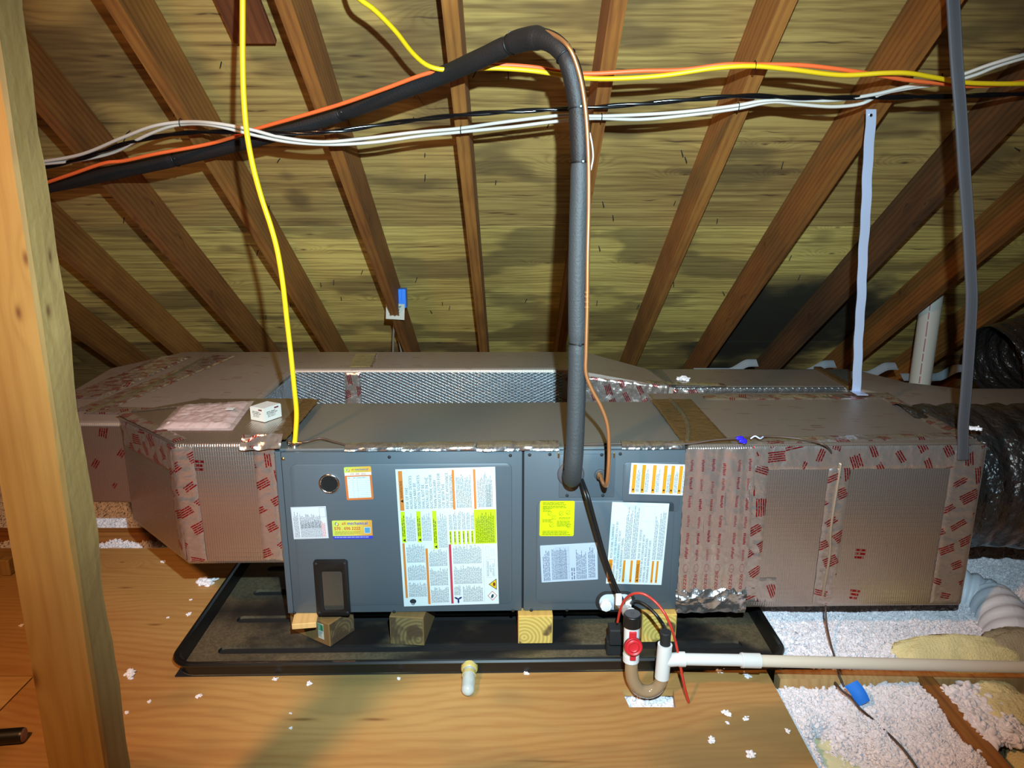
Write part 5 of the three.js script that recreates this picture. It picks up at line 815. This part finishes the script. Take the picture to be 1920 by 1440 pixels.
// yellow glass wool
function wool(label, pos, size, seed, mat) {
  const g0 = new THREE.SphereGeometry(1, 72, 44), p = g0.attributes.position;
  for (let i = 0; i < p.count; i++) { const x = p.getX(i), y = p.getY(i), z = p.getZ(i); const k = 0.72 + 0.7 * (fbm(x * 1.6 + 9, z * 1.6 + y, seed, 4) - 0.3) + 0.10 * fbm(x * 9, z * 9 + y * 5, seed + 3, 3); p.setXYZ(i, x * size[0] * k, y * size[1] * k, z * size[2] * k); }
  g0.translate(...pos); let g = boxUV(g0); g = toCreasedNormals(g, 3.0); single('glass_wool', g, mat, label, 'insulation');
}
wool('pale bare patch of old yellow glass wool showing through the white insulation', [0.745, -0.085, -1.36], [0.10, 0.03, 0.20], 12, std({ color: new THREE.Color(0.74, 0.72, 0.44), roughness: 1 }));
wool('pale yellow glass wool roll lying behind the drain pipe near the hose', [1.16, 0.01, -1.71], [0.20, 0.045, 0.07], 5, M.batt);
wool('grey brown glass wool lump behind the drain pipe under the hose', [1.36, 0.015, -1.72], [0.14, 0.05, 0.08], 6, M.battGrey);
wool('yellow glass wool clump just in front of the drain pipe past the joist', [1.17, -0.02, -1.53], [0.09, 0.05, 0.10], 7, M.batt);
wool('long yellow glass wool batt beside the bare joist', [1.22, -0.07, -1.22], [0.16, 0.085, 0.30], 8, M.batt);
wool('dim yellow glass wool beyond the long batt at the photograph\'s edge', [1.42, -0.085, -1.16], [0.20, 0.08, 0.26], 9, M.batt);
insulation('blown_insulation', 'few white shreds scattered in the dark bay past the glass wool', 1.22, 1.60, -1.60, -1.36, (x, z) => -0.085 + 0.02 * fbm(x * 9, z * 9, 63, 3), 60, null, [0.005, 0.012]);
insulation('blown_insulation', 'small heap of white insulation on the joist\'s far side', 1.06, 1.14, -1.58, -1.40, (x, z) => -0.01 + 0.02 * (fbm(x * 20, z * 20, 64, 3) - 0.5), 1600, null, [0.006, 0.014]);
{
  const p = atY(1606, 1311, 0.0), g = thing('blue_flag', 'bright blue plastic flag lying on the white insulation', 'flag', [p.x, -0.002, p.z], 0.5);
  let q = new THREE.PlaneGeometry(0.035, 0.050, 8, 8); const a = q.attributes.position; for (let i = 0; i < a.count; i++) a.setZ(i, 0.006 * Math.sin(a.getX(i) * 90) + 0.004 * Math.cos(a.getY(i) * 70)); q.rotateX(-0.9); q.translate(0, 0.018, 0); q = boxUV(q); q.computeVertexNormals(); mesh('flag_sheet', q, M.blue, g);
}
single('thin_cable', tube([atY(1566, 1280, 0.0), atY(1580, 1296, 0.004), atY(1594, 1306, 0.004), atY(1612, 1328, 0.006), atY(1640, 1352, -0.02), atY(1680, 1390, 0.0), atY(1698, 1410, 0.006), atY(1722, 1445, 0.006), atY(1740, 1480, 0.0)], 0.0028, 80, 8), M.brownWire, 'thin dark cable trailing through the white insulation past the blue flag', 'cable');
// scraps of fluff on the floor
for (const [u, v, s] of [[244, 1267, 0.020], [372, 1306, 0.009], [279, 1316, 0.008], [238, 1337, 0.007], [385, 1097, 0.034], [396, 1088, 0.012], [354, 1152, 0.010], [314, 1158, 0.006], [356, 1125, 0.006], [516, 1275, 0.008], [580, 1282, 0.009], [306, 1053, 0.010], [40, 1173, 0.009], [1361, 1338, 0.014], [1399, 1347, 0.009], [1363, 1356, 0.006], [1332, 1388, 0.012], [1409, 1415, 0.014], [1478, 1372, 0.009], [985, 1262, 0.010], [748, 1273, 0.006], [1348, 1258, 0.016], [1400, 1268, 0.014], [545, 1337, 0.004], [545, 1365, 0.005]]) {
  const named = { 244: 'largest white fluff scrap, lying on open plywood between post and pan', 372: 'small white fluff scrap nearest below the pan corner', 385: 'bluish fluff clump in the shade of the angled plenum', 354: 'white fluff scrap close against the pan\'s slanting end', 1361: 'white fluff scrap in the middle of the plywood right of the notch', 1409: 'white fluff scrap at the bottom edge near the insulation', 1332: 'white fluff scrap lowest but one right of the trap', 1348: 'fluff tuft under the drain pipe against the pan front', 1478: 'pair of fluff flecks near the plywood\'s cut edge' };
  const p = atY(u, v, 0); const parts = []; for (let i = 0; i < 5; i++) { const g = tuftGeo[i % 3].clone(); g.scale(s * 0.55, s * 0.35, s * 0.5); g.rotateY(rr(0, 6)); g.translate(rr(-0.5, 0.5) * s, s * 0.16, rr(-0.5, 0.5) * s); parts.push(g); }
  const m = single('fluff_scrap', parts, M.fluff, named[u] || 'tiny fleck of white insulation fluff lying on the plywood floor', 'fluff', 'white fluff scraps on the plywood floor'); m.position.copy(p);
}
for (const [u, v, y, s, l] of [[1282, 712, TY2 + 0.002, 0.03, 'white fluff tuft on the foil trunk where it steps down'], [1829, 806, 0.565, 0.020, 'white fluff tuft caught on top of the black flexible duct'], [316, 794, UY1 + 0.022, 0.008, 'tiny white fluff speck on the angled plenum beside the bag']]) {
  const p = atY(u, v, y), parts = []; for (let i = 0; i < 7; i++) { const g = tuftGeo[i % 3].clone(); g.scale(s * 0.45, s * 0.3, s * 0.4); g.rotateY(rr(0, 6)); g.translate(rr(-0.6, 0.6) * s, s * 0.2, rr(-0.4, 0.4) * s); parts.push(g); }
  single('fluff_scrap', parts, M.fluff, l, 'fluff').position.copy(p);
}
{ const p = atY(17, 1076, 0); single('wood_offcut', (() => { const g = new RoundedBoxGeometry(0.03, 0.055, 0.03, 2, 0.004); g.translate(p.x, 0.0275, p.z); return boxUV(g); })(), M.bark, 'small olive wood offcut standing on the plywood behind the post', 'offcut'); }
single('white_wire', tube([at(1106, 250, -1.70), at(1110, 270, -1.70), at(1112, 295, -1.70), at(1108, 318, -1.695)], 0.0018, 24, 6), M.white, 'short thin white wire bowed out behind the copper tube', 'wire');
{ // dark roll end at the photograph's lower corner
  const p = atY(18, 1399, 0), t = thing('torch', 'short black cylinder with a pinkish end lying on the floor beside the post', 'tool', [p.x, 0.0165, p.z - 0.012], 0.12);
  mesh('body', lathe([[0, -0.10], [0.015, -0.10], [0.0165, -0.09], [0.0165, 0.020], [0.0150, 0.025]], [0, 0, 0], [0, 0, -Math.PI / 2], 24), M.black, t);
  mesh('end_face', lathe([[0.0150, 0.0245], [0.0115, 0.027], [0, 0.0275]], [0, 0, 0], [0, 0, -Math.PI / 2], 24), std({ color: 0x8a6458, roughness: 0.5 }), t);
}
{ // clamp lamp on its cord, above and behind the camera; its hood opens along LAMPDIR
  const t = thing('clamp_lamp', 'clamp lamp with a metal hood and warm bulb, hanging from the roof ridge', 'lamp', BULB.toArray());
  const q = new THREE.Quaternion().setFromUnitVectors(V(0, -1, 0), LAMPDIR), turn = (g) => g.applyQuaternion(q);
  mesh('bulb', turn(lathe([[0, -0.03], [0.018, -0.024], [0.029, -0.004], [0.028, 0.014], [0.016, 0.034], [0.013, 0.045]], [0, 0, 0], null, 24)), new THREE.MeshStandardMaterial({ color: 0xffe2b8, emissive: 0xffb060, emissiveIntensity: 2 }), t);
  mesh('hood', turn(lathe([[0.017, 0.075], [0.03, 0.07], [0.06, 0.045], [0.085, 0.0], [0.088, 0.0], [0.063, 0.049], [0.032, 0.075], [0.017, 0.079]], [0, 0, 0], null, 32)), M.zinc, t);
  mesh('socket', turn(cyl(0.017, 0.019, 0.07, [0, 0.10, 0], 20)), M.black, t); mesh('cord', cyl(0.003, 0.003, 0.9, [0, 0.56, 0.05], 8), M.black, t);
}
renderer.render(scene, camera);
